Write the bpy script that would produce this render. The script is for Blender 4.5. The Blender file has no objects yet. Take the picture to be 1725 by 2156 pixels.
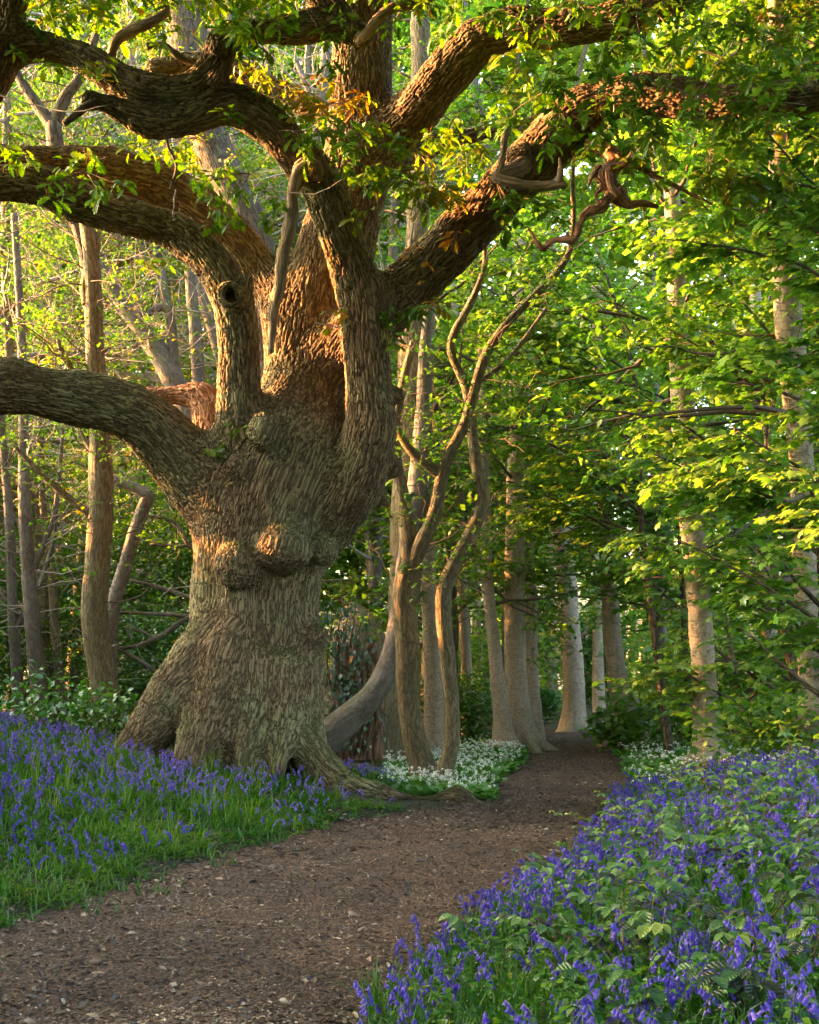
import bpy, math, random, time
import numpy as np
T0 = time.time()
C = bpy.context.scene.collection
sc = bpy.context.scene
# ------------------------------------------------------------------ camera, light, exposure
F, HY, CX, CAMH = 2370.0, 1400.0, 862.5, 1.6
cam_d = bpy.data.cameras.new('camera'); cam = bpy.data.objects.new('camera', cam_d); C.objects.link(cam)
cam.location = (0, 0, CAMH); cam.rotation_euler = (math.radians(90), 0, 0)
cam_d.sensor_fit = 'HORIZONTAL'; cam_d.sensor_width = 36; cam_d.lens = 36 * F / 1725
cam_d.shift_y = (HY - 1078) / 1725 ; cam_d.clip_end = 600; cam_d.clip_start = 0.05
sc.camera = cam
SUN_EL, SUN_AZ = 17.0, 288.0      # azimuth clockwise from +Y: the sun stands to the left, a little behind the oak
SUN_E, SKY_S, EXPO = 5.0, 0.145, 3.9
w = bpy.data.worlds.new("World"); sc.world = w; w.use_nodes = True
nt = w.node_tree; nt.nodes.clear()
sky = nt.nodes.new('ShaderNodeTexSky'); sky.sky_type = 'NISHITA'; sky.sun_disc = False
sky.sun_elevation = math.radians(SUN_EL); sky.sun_rotation = math.radians(SUN_AZ); sky.air_density = 1.0; sky.dust_density = 7.0; sky.ozone_density = 0.0
bg = nt.nodes.new('ShaderNodeBackground'); bg.inputs['Strength'].default_value = SKY_S
wo = nt.nodes.new('ShaderNodeOutputWorld')
nt.links.new(sky.outputs[0], bg.inputs['Color']); nt.links.new(bg.outputs[0], wo.inputs['Surface'])
sd = bpy.data.lights.new('sun', 'SUN'); sd.energy = SUN_E; sd.angle = math.radians(0.6); sd.color = (1.0, 0.40, 0.12)
so = bpy.data.objects.new('sun', sd); C.objects.link(so)
a_, e_ = math.radians(SUN_AZ), math.radians(SUN_EL)
from mathutils import Vector
sv = Vector((math.sin(a_) * math.cos(e_), math.cos(a_) * math.cos(e_), math.sin(e_)))
so.rotation_euler = sv.to_track_quat('Z', 'Y').to_euler(); so.location = sv * 50
sc.view_settings.view_transform = 'Standard'; sc.view_settings.look = 'None'
sc.view_settings.exposure = EXPO; sc.view_settings.gamma = 1.0; sc.view_settings.use_curve_mapping = False
cy = sc.cycles; cy.use_denoising = True; cy.max_bounces = 8; cy.diffuse_bounces = 4; cy.glossy_bounces = 2
cy.transmission_bounces = 5; cy.transparent_max_bounces = 4; cy.caustics_reflective = False; cy.caustics_refractive = False
try: cy.denoiser = 'OPENIMAGEDENOISE'; cy.denoising_input_passes = 'RGB_ALBEDO_NORMAL'; cy.denoising_prefilter = 'ACCURATE'
except Exception: pass

# ------------------------------------------------------------------ helpers
def P(px, py, d): return np.array([(px - CX) / F * d, d, CAMH - (py - HY) / F * d])
def unit(v): return v / np.maximum(np.linalg.norm(v, axis=-1, keepdims=True), 1e-9)
def smooth(a, b, x):
    t = np.clip((x - a) / (b - a), 0, 1); return t * t * (3 - 2 * t)
def _h(ix, iy, iz, seed):
    n = (ix.astype(np.uint32) * np.uint32(374761393) + iy.astype(np.uint32) * np.uint32(668265263) + iz.astype(np.uint32) * np.uint32(2147483647 - 1013) + np.uint32(seed * 974634777 & 0xffffffff))
    n = (n ^ (n >> np.uint32(13))) * np.uint32(1274126177); n = n ^ (n >> np.uint32(16))
    return (n & np.uint32(0xffff)).astype(np.float32) / 65535.0
_G = unit(np.array([(1, 1, 0), (-1, 1, 0), (1, -1, 0), (-1, -1, 0), (1, 0, 1), (-1, 0, 1), (1, 0, -1), (-1, 0, -1), (0, 1, 1), (0, -1, 1), (0, 1, -1), (0, -1, -1), (1, 1, 1), (-1, 1, -1), (1, -1, -1), (-1, -1, 1)], np.float32))
def vnoise(p, seed=0):
    p = np.asarray(p, np.float32); f = np.floor(p); i = f.astype(np.int64); f0 = t = p - f; t = t * t * t * (t * (t * 6 - 15) + 10)
    r = 0; G = _G
    for a in (0, 1):
        for b in (0, 1):
            for c in (0, 1):
                wgt = (t[:, 0] if a else 1 - t[:, 0]) * (t[:, 1] if b else 1 - t[:, 1]) * (t[:, 2] if c else 1 - t[:, 2])
                g = G[(_h(i[:, 0] + a, i[:, 1] + b, i[:, 2] + c, seed) * 15.99).astype(np.int32)]
                r = r + wgt * (g[:, 0] * (f0[:, 0] - a) + g[:, 1] * (f0[:, 1] - b) + g[:, 2] * (f0[:, 2] - c))
    return r * 1.7
def n2(x, y, s, seed=0):
    x = np.atleast_1d(x); y = np.atleast_1d(y)
    return vnoise(np.stack([x * s, y * s, np.zeros_like(x)], 1), seed)

XL = np.array([(0, -4.6), (5, -3.2), (6.8, -2.46), (8.4, -1.89), (9.7, -1.4), (11.5, -.6), (12.4, .3), (13.2, 1.05), (15.2, 1.15), (18.5, 1.9), (22, 2.4), (24.5, 2.45), (30, 1.0), (45, -3), (300, -3)])
XR = np.array([(0, -1.3), (4, -.35), (5.6, .0), (6.85, .48), (8.6, 1.25), (10.6, 1.8), (14, 2.75), (18.7, 3.45), (24, 4.15), (30, 3.2), (45, -1), (300, -1)])
def xl(y): return np.interp(y, XL[:, 0], XL[:, 1])
def xr(y): return np.interp(y, XR[:, 0], XR[:, 1])
def H(x, y):
    x = np.atleast_1d(np.asarray(x, float)); y = np.atleast_1d(np.asarray(y, float))
    dl = np.maximum(xl(y) - x, 0); dr = np.maximum(x - xr(y), 0)
    fl = 1 - .6 * smooth(12.9, 14.9, y); fr = 1 - .7 * smooth(11, 16, y)
    fl = fl * (1 - .75 * smooth(-.9, .1, x) * smooth(11.8, 12.5, y))
    h = (.8 * (1 - np.exp(-dl / 3.6)) + .25 * smooth(-2.8, -5, x)) * fl * smooth(0, .6, dl + .2) + .75 * (1 - np.exp(-dr / 2.0)) * fr
    off = smooth(0, 1, dl + dr)
    return h + (.05 * n2(x, y, .8, 3) + .02 * n2(x, y, 2.7, 4)) * off + .012 * n2(x, y, 1.3, 5)
def h1(x, y): return float(H(x, y)[0])

def catmull(pts, step):
    pts = np.asarray(pts, float); out = []
    q = np.vstack([2 * pts[0] - pts[1], pts, 2 * pts[-1] - pts[-2]])
    for i in range(1, len(q) - 2):
        L = np.linalg.norm(q[i + 1, :3] - q[i, :3]); n = max(1, int(math.ceil(L / step)))
        for k in range(n):
            t = k / n; a, b, c, d = q[i - 1], q[i], q[i + 1], q[i + 2]
            out.append(.5 * ((2 * b) + (c - a) * t + (2 * a - 5 * b + 4 * c - d) * t * t + (3 * b - a - 3 * c + d) * t ** 3))
    out.append(pts[-1]); o = np.array(out); o[:, 3] = np.maximum(o[:, 3], .001); return o
def pxchain(L, step=.15):
    """(px, py, depth, radius in px) -> smooth 3D chain with radii"""
    return catmull([tuple(P(a, b, d)) + (r / F * d,) for a, b, d, r in L], step)
def frames(p):
    t = unit(np.gradient(p, axis=0)); u = np.cross(t[0], (0.3, .9, .1)); u /= np.linalg.norm(u); U = [u]
    for i in range(1, len(p)):
        u = u - t[i] * np.dot(u, t[i]); u /= max(np.linalg.norm(u), 1e-9); U.append(u)
    U = np.array(U); return t, U, np.cross(t, U)

class Acc:
    def __init__(s): s.v = []; s.f3 = []; s.f4 = []; s.n = 0; s.b = []; s.t = []; s.m3 = []; s.m4 = []
    def add(s, v, f3=None, f4=None, bark=None, tint=None, mat=0):
        v = np.asarray(v, np.float32); k = len(v); s.v.append(v)
        s.b.append(np.zeros((k, 3), np.float32) if bark is None else np.asarray(bark, np.float32))
        s.t.append(np.zeros(k, np.float32) if tint is None else np.broadcast_to(np.asarray(tint, np.float32), (k,)))
        if f3 is not None and len(f3): s.f3.append(np.asarray(f3, np.int32) + s.n); s.m3.append(np.full(len(f3), mat, np.int32))
        if f4 is not None and len(f4): s.f4.append(np.asarray(f4, np.int32) + s.n); s.m4.append(np.full(len(f4), mat, np.int32))
        s.n += k
    def tube(s, c, sides=8, wob=.06, mat=0, tint=None, cap=True, seed=0):
        p = c[:, :3]; r = c[:, 3]; t, U, V = frames(p); n = len(p)
        an = np.arange(sides) / sides * 2 * np.pi
        cs, sn = np.cos(an), np.sin(an)
        ring = cs[None, :, None] * U[:, None] + sn[None, :, None] * V[:, None]
        L = np.concatenate([[0], np.cumsum(np.linalg.norm(np.diff(p, axis=0), axis=1))])
        rr = r[:, None] * np.ones(sides)
        if wob:
            q = (p[:, None] + ring * r[:, None, None]).reshape(-1, 3)
            k = 1 / max(2.2 * r.mean(), .03)
            rr = rr * (1 + wob * vnoise(q * k, seed + 11).reshape(n, sides))
        v = p[:, None] + ring * rr[:, :, None]
        bc = np.stack([cs[None] * r[:, None], sn[None] * r[:, None], L[:, None] * np.ones(sides)], 2) + seed * .37
        idx = np.arange(n * sides).reshape(n, sides); a = idx[:-1]; b = idx[1:]
        f4 = np.stack([a, np.roll(a, -1, 1), np.roll(b, -1, 1), b], 2).reshape(-1, 4)
        vv = v.reshape(-1, 3); bb = bc.reshape(-1, 3); f3 = []
        if cap:
            vv = np.vstack([vv, p[-1] + t[-1] * r[-1] * .5]); bb = np.vstack([bb, bb[-1]])
            e = idx[-1]; f3 = np.stack([e, np.roll(e, -1), np.full(sides, n * sides)], 1)
        s.add(vv, f3, f4, bb, tint, mat)
    def leaves(s, shape, pos, dr, nr, size, tint, mat=1):
        bv, b3, b4 = shape; N = len(pos)
        if N == 0: return
        pos = np.asarray(pos); dr = unit(np.asarray(dr)); nr = np.asarray(nr); nr = unit(nr - dr * (nr * dr).sum(1, keepdims=True))
        x = np.cross(dr, nr); size = np.broadcast_to(size, (N,)).reshape(N, 1, 1)
        v = pos[:, None] + size * (bv[None, :, 0:1] * x[:, None] + bv[None, :, 1:2] * dr[:, None] + bv[None, :, 2:3] * nr[:, None])
        m = len(bv); off = (np.arange(N) * m)[:, None, None]
        f3 = (b3[None] + off).reshape(-1, 3) if len(b3) else None
        f4 = (b4[None] + off).reshape(-1, 4) if len(b4) else None
        uvw = np.broadcast_to(bv[None], (N, m, 3)).reshape(-1, 3)
        s.add(v.reshape(-1, 3), f3, f4, uvw, np.repeat(np.broadcast_to(tint, (N,)), m), mat)
    def build(s, name, mats, parent=None, smooth_=True, origin=None):
        me = bpy.data.meshes.new(name); v = np.concatenate(s.v)
        if origin is not None: v = v - np.asarray(origin, np.float32)
        f3 = np.concatenate(s.f3) if s.f3 else np.zeros((0, 3), np.int32); f4 = np.concatenate(s.f4) if s.f4 else np.zeros((0, 4), np.int32)
        mesh_fill(me, v, f3, f4)
        mi = np.concatenate((s.m3 or [np.zeros(0, np.int32)]) + (s.m4 or [np.zeros(0, np.int32)]))
        if mi.any(): me.polygons.foreach_set('material_index', mi)
        if smooth_: me.polygons.foreach_set('use_smooth', np.ones(len(f3) + len(f4), bool))
        a = me.attributes.new('bark', 'FLOAT_VECTOR', 'POINT'); a.data.foreach_set('vector', np.concatenate(s.b).ravel())
        a = me.attributes.new('tint', 'FLOAT', 'POINT'); a.data.foreach_set('value', np.concatenate(s.t))
        for m in (mats if isinstance(mats, (list, tuple)) else [mats]): me.materials.append(m)
        me.update(); o = bpy.data.objects.new(name, me); C.objects.link(o)
        if parent: o.parent = parent
        return o
def mesh_fill(me, v, f3, f4):
    me.vertices.add(len(v)); me.vertices.foreach_set('co', np.asarray(v, np.float32).ravel())
    nl = len(f3) * 3 + len(f4) * 4; me.loops.add(nl)
    me.loops.foreach_set('vertex_index', np.concatenate([f3.ravel(), f4.ravel()]).astype(np.int32))
    me.polygons.add(len(f3) + len(f4))
    ls = np.concatenate([np.arange(len(f3)) * 3, len(f3) * 3 + np.arange(len(f4)) * 4]).astype(np.int32)
    me.polygons.foreach_set('loop_start', ls)
    me.update(calc_edges=True)
def thing(name, label, cat, loc=(0, 0, 0), group=None):
    o = bpy.data.objects.new(name, None); C.objects.link(o); o.location = loc; o.empty_display_size = .1
    tag(o, label, cat, group); return o
def tag(o, label=None, cat=None, group=None, kind=None):
    if label: o['label'] = label
    if cat: o['category'] = cat
    if group: o['group'] = group
    if kind: o['kind'] = kind
    return o

# ------------------------------------------------------------------ materials
def nodes(name):
    m = bpy.data.materials.new(name); m.use_nodes = True; t = m.node_tree; t.nodes.clear()
    def N(ty, **k):
        n = t.nodes.new('ShaderNode' + ty)
        for a, b in k.items():
            if a in n.bl_rna.properties: setattr(n, a, b)
            else: n.inputs[a].default_value = b
        return n
    def L(a, b): t.links.new(a, b)
    return m, N, L
def ramp(N, stops, interp='LINEAR'):
    r = N('ValToRGB'); e = r.color_ramp; e.interpolation = interp
    while len(e.elements) < len(stops): e.elements.new(.5)
    for el, (p, c) in zip(e.elements, stops): el.position = p; el.color = tuple(c) + (1,) if len(c) == 3 else c
    return r
def bark_mat(name, dark, light, scale=9., stretch=.25, moss=(.07, .10, .02), moss_amt=.4, lichen=(.26, .29, .19), lichen_amt=.35, bump=.02, furrow=.6, smoothbark=False, crack=False):
    m, N, L = nodes(name)
    at = N('Attribute', attribute_name='bark'); mp = N('Mapping'); mp.inputs['Scale'].default_value = (scale, scale, scale * stretch); mp.inputs['Rotation'].default_value = (.63, .47, .3)
    L(at.outputs['Vector'], mp.inputs['Vector'])
    ns = N('TexNoise', Scale=1.3, Detail=3., Roughness=.6); L(mp.outputs[0], ns.inputs['Vector'])
    mx = N('Mix', data_type='VECTOR'); mx.inputs[0].default_value = .35
    L(mp.outputs[0], mx.inputs[4]); L(ns.outputs['Color'], mx.inputs[5])
    vo = N('TexNoise', Scale=1.15, Detail=2.5, Roughness=.55); L(mx.outputs[1], vo.inputs['Vector'])
    v1 = N('Math', operation='SUBTRACT'); L(vo.outputs[0], v1.inputs[0]); v1.inputs[1].default_value = .5
    v2 = N('Math', operation='ABSOLUTE'); L(v1.outputs[0], v2.inputs[0])
    fr = ramp(N, [(0, (0, 0, 0)), ((.075 if crack else .09) if not smoothbark else .03, (1, 1, 1))]); L(v2.outputs[0], fr.inputs[0])
    big = N('TexNoise', Scale=.9, Detail=4., Roughness=.65); geo = N('TexCoord'); L(geo.outputs['Object'], big.inputs['Vector'])
    fine = N('TexNoise', Scale=3.5, Detail=6., Roughness=.7); L(mp.outputs[0], fine.inputs['Vector'])
    base = N('Mix', data_type='RGBA'); base.inputs[6].default_value = tuple(dark) + (1,); base.inputs[7].default_value = tuple(light) + (1,)
    fr2 = ramp(N, [(.3 if not crack else .2, (0, 0, 0)), (.7 if not crack else .85, (1, 1, 1))]); L(fine.outputs[0], fr2.inputs[0]); L(fr2.outputs[0], base.inputs[0])
    # lichen patches
    lr = ramp(N, [(.44 if crack else .5, (0, 0, 0)), (.6 if crack else .68, (1, 1, 1))]); L(big.outputs[0], lr.inputs[0])
    lm = N('Math', operation='MULTIPLY'); L(lr.outputs[0], lm.inputs[0]); lm.inputs[1].default_value = lichen_amt
    li = N('Mix', data_type='RGBA'); L(lm.outputs[0], li.inputs[0]); L(base.outputs[2], li.inputs[6]); li.inputs[7].default_value = tuple(lichen) + (1,)
    # moss on upward faces
    g2 = N('NewGeometry'); sp = N('SeparateXYZ'); L(g2.outputs['Normal'], sp.inputs[0])
    mn = N('TexNoise', Scale=2.2, Detail=5., Roughness=.7); L(geo.outputs['Object'], mn.inputs['Vector'])
    ad = N('Math', operation='MULTIPLY_ADD'); L(sp.outputs[2], ad.inputs[0]); ad.inputs[1].default_value = .45; L(mn.outputs[0], ad.inputs[2])
    mr = ramp(N, [(.72, (0, 0, 0)), (.9, (1, 1, 1))]); L(ad.outputs[0], mr.inputs[0])
    mm = N('Math', operation='MULTIPLY'); L(mr.outputs[0], mm.inputs[0]); mm.inputs[1].default_value = moss_amt
    mo = N('Mix', data_type='RGBA'); L(mm.outputs[0], mo.inputs[0]); L(li.outputs[2], mo.inputs[6]); mo.inputs[7].default_value = tuple(moss) + (1,)
    if crack:   # oak colour brightened by height
        sz_ = N('SeparateXYZ'); L(geo.outputs['Object'], sz_.inputs[0]); mz = N('MapRange'); L(sz_.outputs[2], mz.inputs[0]); mz.inputs[1].default_value = 1.6; mz.inputs[2].default_value = 4.2; mz.inputs[3].default_value = 1.; mz.inputs[4].default_value = .0
        me_ = N('MapRange'); L(sz_.outputs[2], me_.inputs[0]); me_.inputs[1].default_value = .05; me_.inputs[2].default_value = .9; mf = N('Math', operation='MULTIPLY'); L(mz.outputs[0], mf.inputs[0]); L(me_.outputs[0], mf.inputs[1]); mz = mf; pale = N('HueSaturation', Saturation=.95, Value=1.28); L(mo.outputs[2], pale.inputs['Color']); mo2 = N('Mix', data_type='RGBA'); L(mz.outputs[0], mo2.inputs[0]); L(mo.outputs[2], mo2.inputs[6]); L(pale.outputs[0], mo2.inputs[7]); mo = mo2
    # furrows: colour darkened between the plates, on oak also where relief is low
    fu = N('Mix', data_type='RGBA'); fu.inputs[6].default_value = tuple(c * .35 for c in dark) + (1,); L(mo.outputs[2], fu.inputs[7])
    if crack:
        ta = N('Attribute', attribute_name='tint'); tr_ = ramp(N, [(.0, (.0, .0, .0)), (.55, (1, 1, 1))]); L(ta.outputs['Fac'], tr_.inputs[0]); f9 = N('Math', operation='MULTIPLY'); L(fr.outputs[0], f9.inputs[0]); L(tr_.outputs[0], f9.inputs[1]); fr = f9
    fm = N('Math', operation='MULTIPLY_ADD'); L(fr.outputs[0], fm.inputs[0]); fm.inputs[1].default_value = furrow; fm.inputs[2].default_value = 1 - furrow
    L(fm.outputs[0], fu.inputs[0])
    hs = N('Math', operation='MULTIPLY_ADD'); L(fine.outputs[0], hs.inputs[0]); hs.inputs[1].default_value = .5; L(fr.outputs[0], hs.inputs[2])
    bp = N('Bump', Distance=bump, Strength=1.0); L(hs.outputs[0], bp.inputs['Height'])
    b = N('BsdfPrincipled', Roughness=.85); b.inputs['Specular IOR Level'].default_value = .25
    L(fu.outputs[2], b.inputs['Base Color']); L(bp.outputs[0], b.inputs['Normal'])
    o = N('OutputMaterial'); L(b.outputs[0], o.inputs[0]); return m
def leaf_mat(name, stops, trans=.45, gloss=.06, rough=.4, vein=0.):
    m, N, L = nodes(name)
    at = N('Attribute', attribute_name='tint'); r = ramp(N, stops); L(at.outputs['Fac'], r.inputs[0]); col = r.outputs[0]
    d = N('BsdfDiffuse'); L(col, d.inputs[0]); tr = N('BsdfTranslucent')
    hs = N('HueSaturation', Saturation=1.15, Value=1.5); L(col, hs.inputs['Color']); L(hs.outputs[0], tr.inputs[0])
    mx = N('MixShader'); mx.inputs[0].default_value = trans; L(d.outputs[0], mx.inputs[1]); L(tr.outputs[0], mx.inputs[2])
    gl = N('BsdfGlossy', Roughness=rough); gl.inputs[0].default_value = (.85, .95, 1, 1)
    m2 = N('MixShader'); m2.inputs[0].default_value = gloss; L(mx.outputs[0], m2.inputs[1]); L(gl.outputs[0], m2.inputs[2])
    if vein:
        ab = N('Attribute', attribute_name='bark'); sp = N('SeparateXYZ'); L(ab.outputs['Vector'], sp.inputs[0])
        aa = N('Math', operation='ABSOLUTE'); L(sp.outputs[0], aa.inputs[0])
        cm = N('CombineXYZ'); s1 = N('Math', operation='MULTIPLY_ADD'); L(aa.outputs[0], s1.inputs[0]); s1.inputs[1].default_value = -1.; L(sp.outputs[1], s1.inputs[2]); L(s1.outputs[0], cm.inputs[0])
        wv = N('TexWave', Scale=vein, Distortion=0.); L(cm.outputs[0], wv.inputs['Vector'])
        bp = N('Bump', Distance=.004, Strength=.7); L(wv.outputs['Fac'], bp.inputs['Height'])
        for q in (d, gl): L(bp.outputs[0], q.inputs['Normal'])
    o = N('OutputMaterial'); L(m2.outputs[0], o.inputs[0]); return m
def plain_mat(name, col, rough=.8, var=.25, sc_=20., bump=0.):
    m, N, L = nodes(name); tc = N('TexCoord'); n = N('TexNoise', Scale=sc_, Detail=5.); L(tc.outputs['Object'], n.inputs['Vector'])
    r = ramp(N, [(.3, tuple(c * (1 - var) for c in col)), (.7, tuple(min(1, c * (1 + var)) for c in col))]); L(n.outputs[0], r.inputs[0])
    b = N('BsdfPrincipled', Roughness=rough); L(r.outputs[0], b.inputs['Base Color'])
    if bump: bp = N('Bump', Distance=bump); L(n.outputs[0], bp.inputs['Height']); L(bp.outputs[0], b.inputs['Normal'])
    o = N('OutputMaterial'); L(b.outputs[0], o.inputs[0]); return m

M = {}
M['oak'] = bark_mat('oak_bark', (.13, .085, .042), (.28, .205, .11), scale=32, stretch=.14, moss_amt=.85, lichen=(.25, .26, .12), lichen_amt=.6, bump=.02, furrow=.8, crack=True)
M['oak_twig'] = plain_mat('oak_twig_bark', (.12, .085, .05))
M['dead'] = bark_mat('weathered_wood', (.17, .125, .08), (.42, .32, .21), scale=26, stretch=.12, moss_amt=.0, lichen_amt=.2, bump=.012, furrow=.6)
M['broken'] = bark_mat('broken_heartwood', (.28, .13, .07), (.52, .30, .17), scale=26, stretch=.14, moss_amt=.0, lichen_amt=.0, bump=.025, furrow=.75)
M['torn'] = bark_mat('rotting_wood', (.13, .075, .045), (.34, .21, .13), scale=26, stretch=.12, moss_amt=.2, lichen_amt=.0, bump=.02, furrow=.7)
M['sap'] = bark_mat('sapling_bark', (.11, .085, .045), (.27, .22, .12), scale=30, stretch=.22, moss_amt=.5, lichen_amt=.2, bump=.012, furrow=.6)
M['beech'] = bark_mat('beech_bark', (.21, .165, .11), (.42, .34, .24), scale=6, stretch=1.5, moss_amt=.3, lichen=(.15, .17, .10), lichen_amt=.6, bump=.012, furrow=.22, smoothbark=True)
M['grey'] = bark_mat('grey_bark', (.08, .066, .048), (.19, .165, .13), scale=14, stretch=.4, moss_amt=.35, lichen=(.33, .34, .31), lichen_amt=.4, bump=.008, furrow=.3)
M['dark'] = bark_mat('dark_bark', (.06, .045, .03), (.17, .13, .085), scale=18, stretch=.25, moss_amt=.6, lichen_amt=.2, bump=.02, furrow=.6)
M['twig'] = plain_mat('twig_bark', (.085, .06, .035))
M['pale_twig'] = plain_mat('pale_twig_bark', (.30, .27, .23))
LG = [(0, (.018, .05, .006)), (.35, (.045, .115, .010)), (.7, (.10, .20, .015)), (.93, (.19, .25, .02)), (1, (.30, .20, .02))]
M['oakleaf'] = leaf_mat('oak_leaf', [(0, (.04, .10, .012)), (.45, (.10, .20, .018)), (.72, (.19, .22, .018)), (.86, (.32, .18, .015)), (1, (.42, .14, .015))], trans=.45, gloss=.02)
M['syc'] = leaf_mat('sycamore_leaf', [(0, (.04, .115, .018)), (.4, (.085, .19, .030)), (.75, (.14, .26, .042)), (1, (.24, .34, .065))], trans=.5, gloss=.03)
M['young'] = leaf_mat('young_leaf', [(0, (.04, .11, .018)), (.5, (.08, .17, .028)), (.85, (.15, .23, .035)), (1, (.28, .25, .03))], trans=.5, gloss=.03)
M['holly'] = leaf_mat('shrub_leaf', [(0, (.022, .08, .012)), (.6, (.06, .17, .020)), (1, (.13, .26, .035))], trans=.3, gloss=.08)
M['grass'] = leaf_mat('grass_blade', [(0, (.016, .075, .010)), (.5, (.045, .145, .016)), (.85, (.13, .24, .015)), (1, (.24, .28, .03))], trans=.35, gloss=.03)
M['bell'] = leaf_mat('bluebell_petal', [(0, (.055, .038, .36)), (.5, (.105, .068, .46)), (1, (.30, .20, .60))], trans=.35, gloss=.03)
M['stem'] = leaf_mat('flower_stem', [(0, (.05, .11, .02)), (1, (.10, .15, .03))], trans=.2)
M['white'] = leaf_mat('garlic_petal', [(0, (.6, .65, .58)), (1, (.82, .84, .80))], trans=.3, gloss=.02)
M['garlic'] = leaf_mat('garlic_leaf', [(0, (.04, .14, .02)), (1, (.12, .28, .04))], trans=.35, gloss=.08)
M['bramble'] = leaf_mat('bramble_leaf', [(0, (.022, .03, .012)), (.18, (.03, .06, .02)), (.35, (.05, .14, .035)), (.8, (.12, .25, .05)), (1, (.30, .38, .05))], trans=.35, gloss=.05, rough=.5, vein=1.6)
M['cane'] = plain_mat('bramble_cane', (.10, .06, .035))
M['ivy'] = leaf_mat('ivy_leaf', [(0, (.012, .05, .010)), (1, (.04, .12, .03))], trans=.2, gloss=.1)
M['litter'] = leaf_mat('leaf_litter', [(0, (.014, .009, .006)), (.45, (.046, .031, .022)), (.85, (.14, .098, .07)), (.97, (.24, .17, .11)), (1, (.36, .29, .2))], trans=.0, gloss=.06, rough=.5)
def soil_mat(name, stops, s1=30., bump=.02):
    m, N, L = nodes(name); tc = N('TexCoord'); n = N('TexNoise', Scale=s1, Detail=8., Roughness=.7); L(tc.outputs['Object'], n.inputs['Vector'])
    b2 = N('TexNoise', Scale=1.1, Detail=3.); L(tc.outputs['Object'], b2.inputs['Vector'])
    ad = N('Math', operation='MULTIPLY_ADD'); L(b2.outputs[0], ad.inputs[0]); ad.inputs[1].default_value = .35; L(n.outputs[0], ad.inputs[2])
    r = ramp(N, stops); L(ad.outputs[0], r.inputs[0])
    vo = N('TexVoronoi', Scale=s1 * 1.5); L(tc.outputs['Object'], vo.inputs['Vector'])
    hh = N('Math', operation='ADD'); L(vo.outputs['Distance'], hh.inputs[0]); L(n.outputs[0], hh.inputs[1])
    bp = N('Bump', Distance=bump); L(hh.outputs[0], bp.inputs['Height'])
    b = N('BsdfPrincipled', Roughness=.9); L(r.outputs[0], b.inputs['Base Color']); L(bp.outputs[0], b.inputs['Normal'])
    o = N('OutputMaterial'); L(b.outputs[0], o.inputs[0]); return m
M['path'] = soil_mat('path_soil', [(.4, (.03, .018, .012)), (.7, (.075, .045, .027)), (.9, (.15, .10, .065))])
M['soil'] = soil_mat('woodland_soil', [(.4, (.018, .016, .008)), (.65, (.03, .035, .012)), (.9, (.05, .06, .02))], 12.)

# ------------------------------------------------------------------ leaf shapes (x across, y along, z normal)
def strip_leaf(prof, fold=.25, droop=.15, ripple=0.):
    v = []; f = []
    for i, (y, wd) in enumerate(prof):
        z = -droop * y * y + (ripple * (1 if i % 2 else -1))
        v += [(0, y, z), (-wd, y + wd * .25, z + wd * fold), (wd, y + wd * .25, z + wd * fold)]
    f3 = []
    for i in range(len(prof) - 1):
        a, b = i * 3, i * 3 + 3; f += [(a, b, b + 1, a + 1), (a, a + 2, b + 2, b)]
    return np.array(v, np.float32), np.zeros((0, 3), np.int32), np.array(f, np.int32)
OAKL = strip_leaf([(0, .01), (.1, .05), (.2, .13), (.27, .07), (.38, .21), (.46, .10), (.58, .27), (.66, .14), (.78, .22), (.86, .12), (.96, .10), (1.02, .01)], .3, .25)
OVATE = strip_leaf([(0, .01), (.12, .16), (.35, .30), (.6, .27), (.85, .12), (1, .005)], .35, .25, 0)
BRAML = strip_leaf([(0, .01), (.07, .15), (.14, .20), (.18, .24), (.26, .27), (.30, .31), (.38, .32), (.42, .345), (.5, .32), (.54, .34), (.62, .29), (.66, .30), (.74, .22), (.78, .22), (.86, .12), (1, .004)], .30, .35, .012)
BLADE = strip_leaf([(0, .022), (.3, .034), (.6, .03), (.85, .018), (1, .002)], .5, .0)
def palm_leaf():
    h = [(.07, .02), (.30, -.10), (.33, .05), (.50, .14), (.36, .25), (.42, .36), (.55, .60), (.36, .58), (.22, .52), (.20, .72), (.10, .82)]
    pts = h + [(0, 1.0)] + [(-x, y) for x, y in h[::-1]]
    v = [(0, .30, .02)] + [(x, y, -.16 * abs(x) ** 1.2 - .12 * y * y) for x, y in pts]
    n = len(pts); f = [(0, i + 1, i + 2) for i in range(n - 1)] + [(0, n, 1)]
    return np.array(v, np.float32), np.array(f, np.int32), np.zeros((0, 4), np.int32)
PALM = palm_leaf()
TINY = (np.array([(0, 0, 0), (.28, .5, .08), (0, 1, -.1), (-.28, .5, .08)], np.float32), np.array([(0, 1, 2), (0, 2, 3)], np.int32), np.zeros((0, 4), np.int32))
def clump_shape(k, seed, spread=1.):
    """a small tuft of k simple leaves"""
    r = np.random.default_rng(seed); V = []; T = []
    for i in range(k):
        o = r.normal(0, .35 * spread, 3) * (1, 1, .5); a = r.uniform(0, 6.28); d = unit(np.array([math.cos(a), math.sin(a), r.uniform(-.5, .2)])); n = unit(np.array([0, 0, 1.]) + r.normal(0, .35, 3)); x = np.cross(d, n)
        s = r.uniform(.6, 1.)
        V.append(o + s * (TINY[0][:, :1] * x * 1.3 + TINY[0][:, 1:2] * d + TINY[0][:, 2:] * n)); T.append(TINY[1] + 4 * i)
    return np.concatenate(V).astype(np.float32), np.concatenate(T), np.zeros((0, 4), np.int32)
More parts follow.
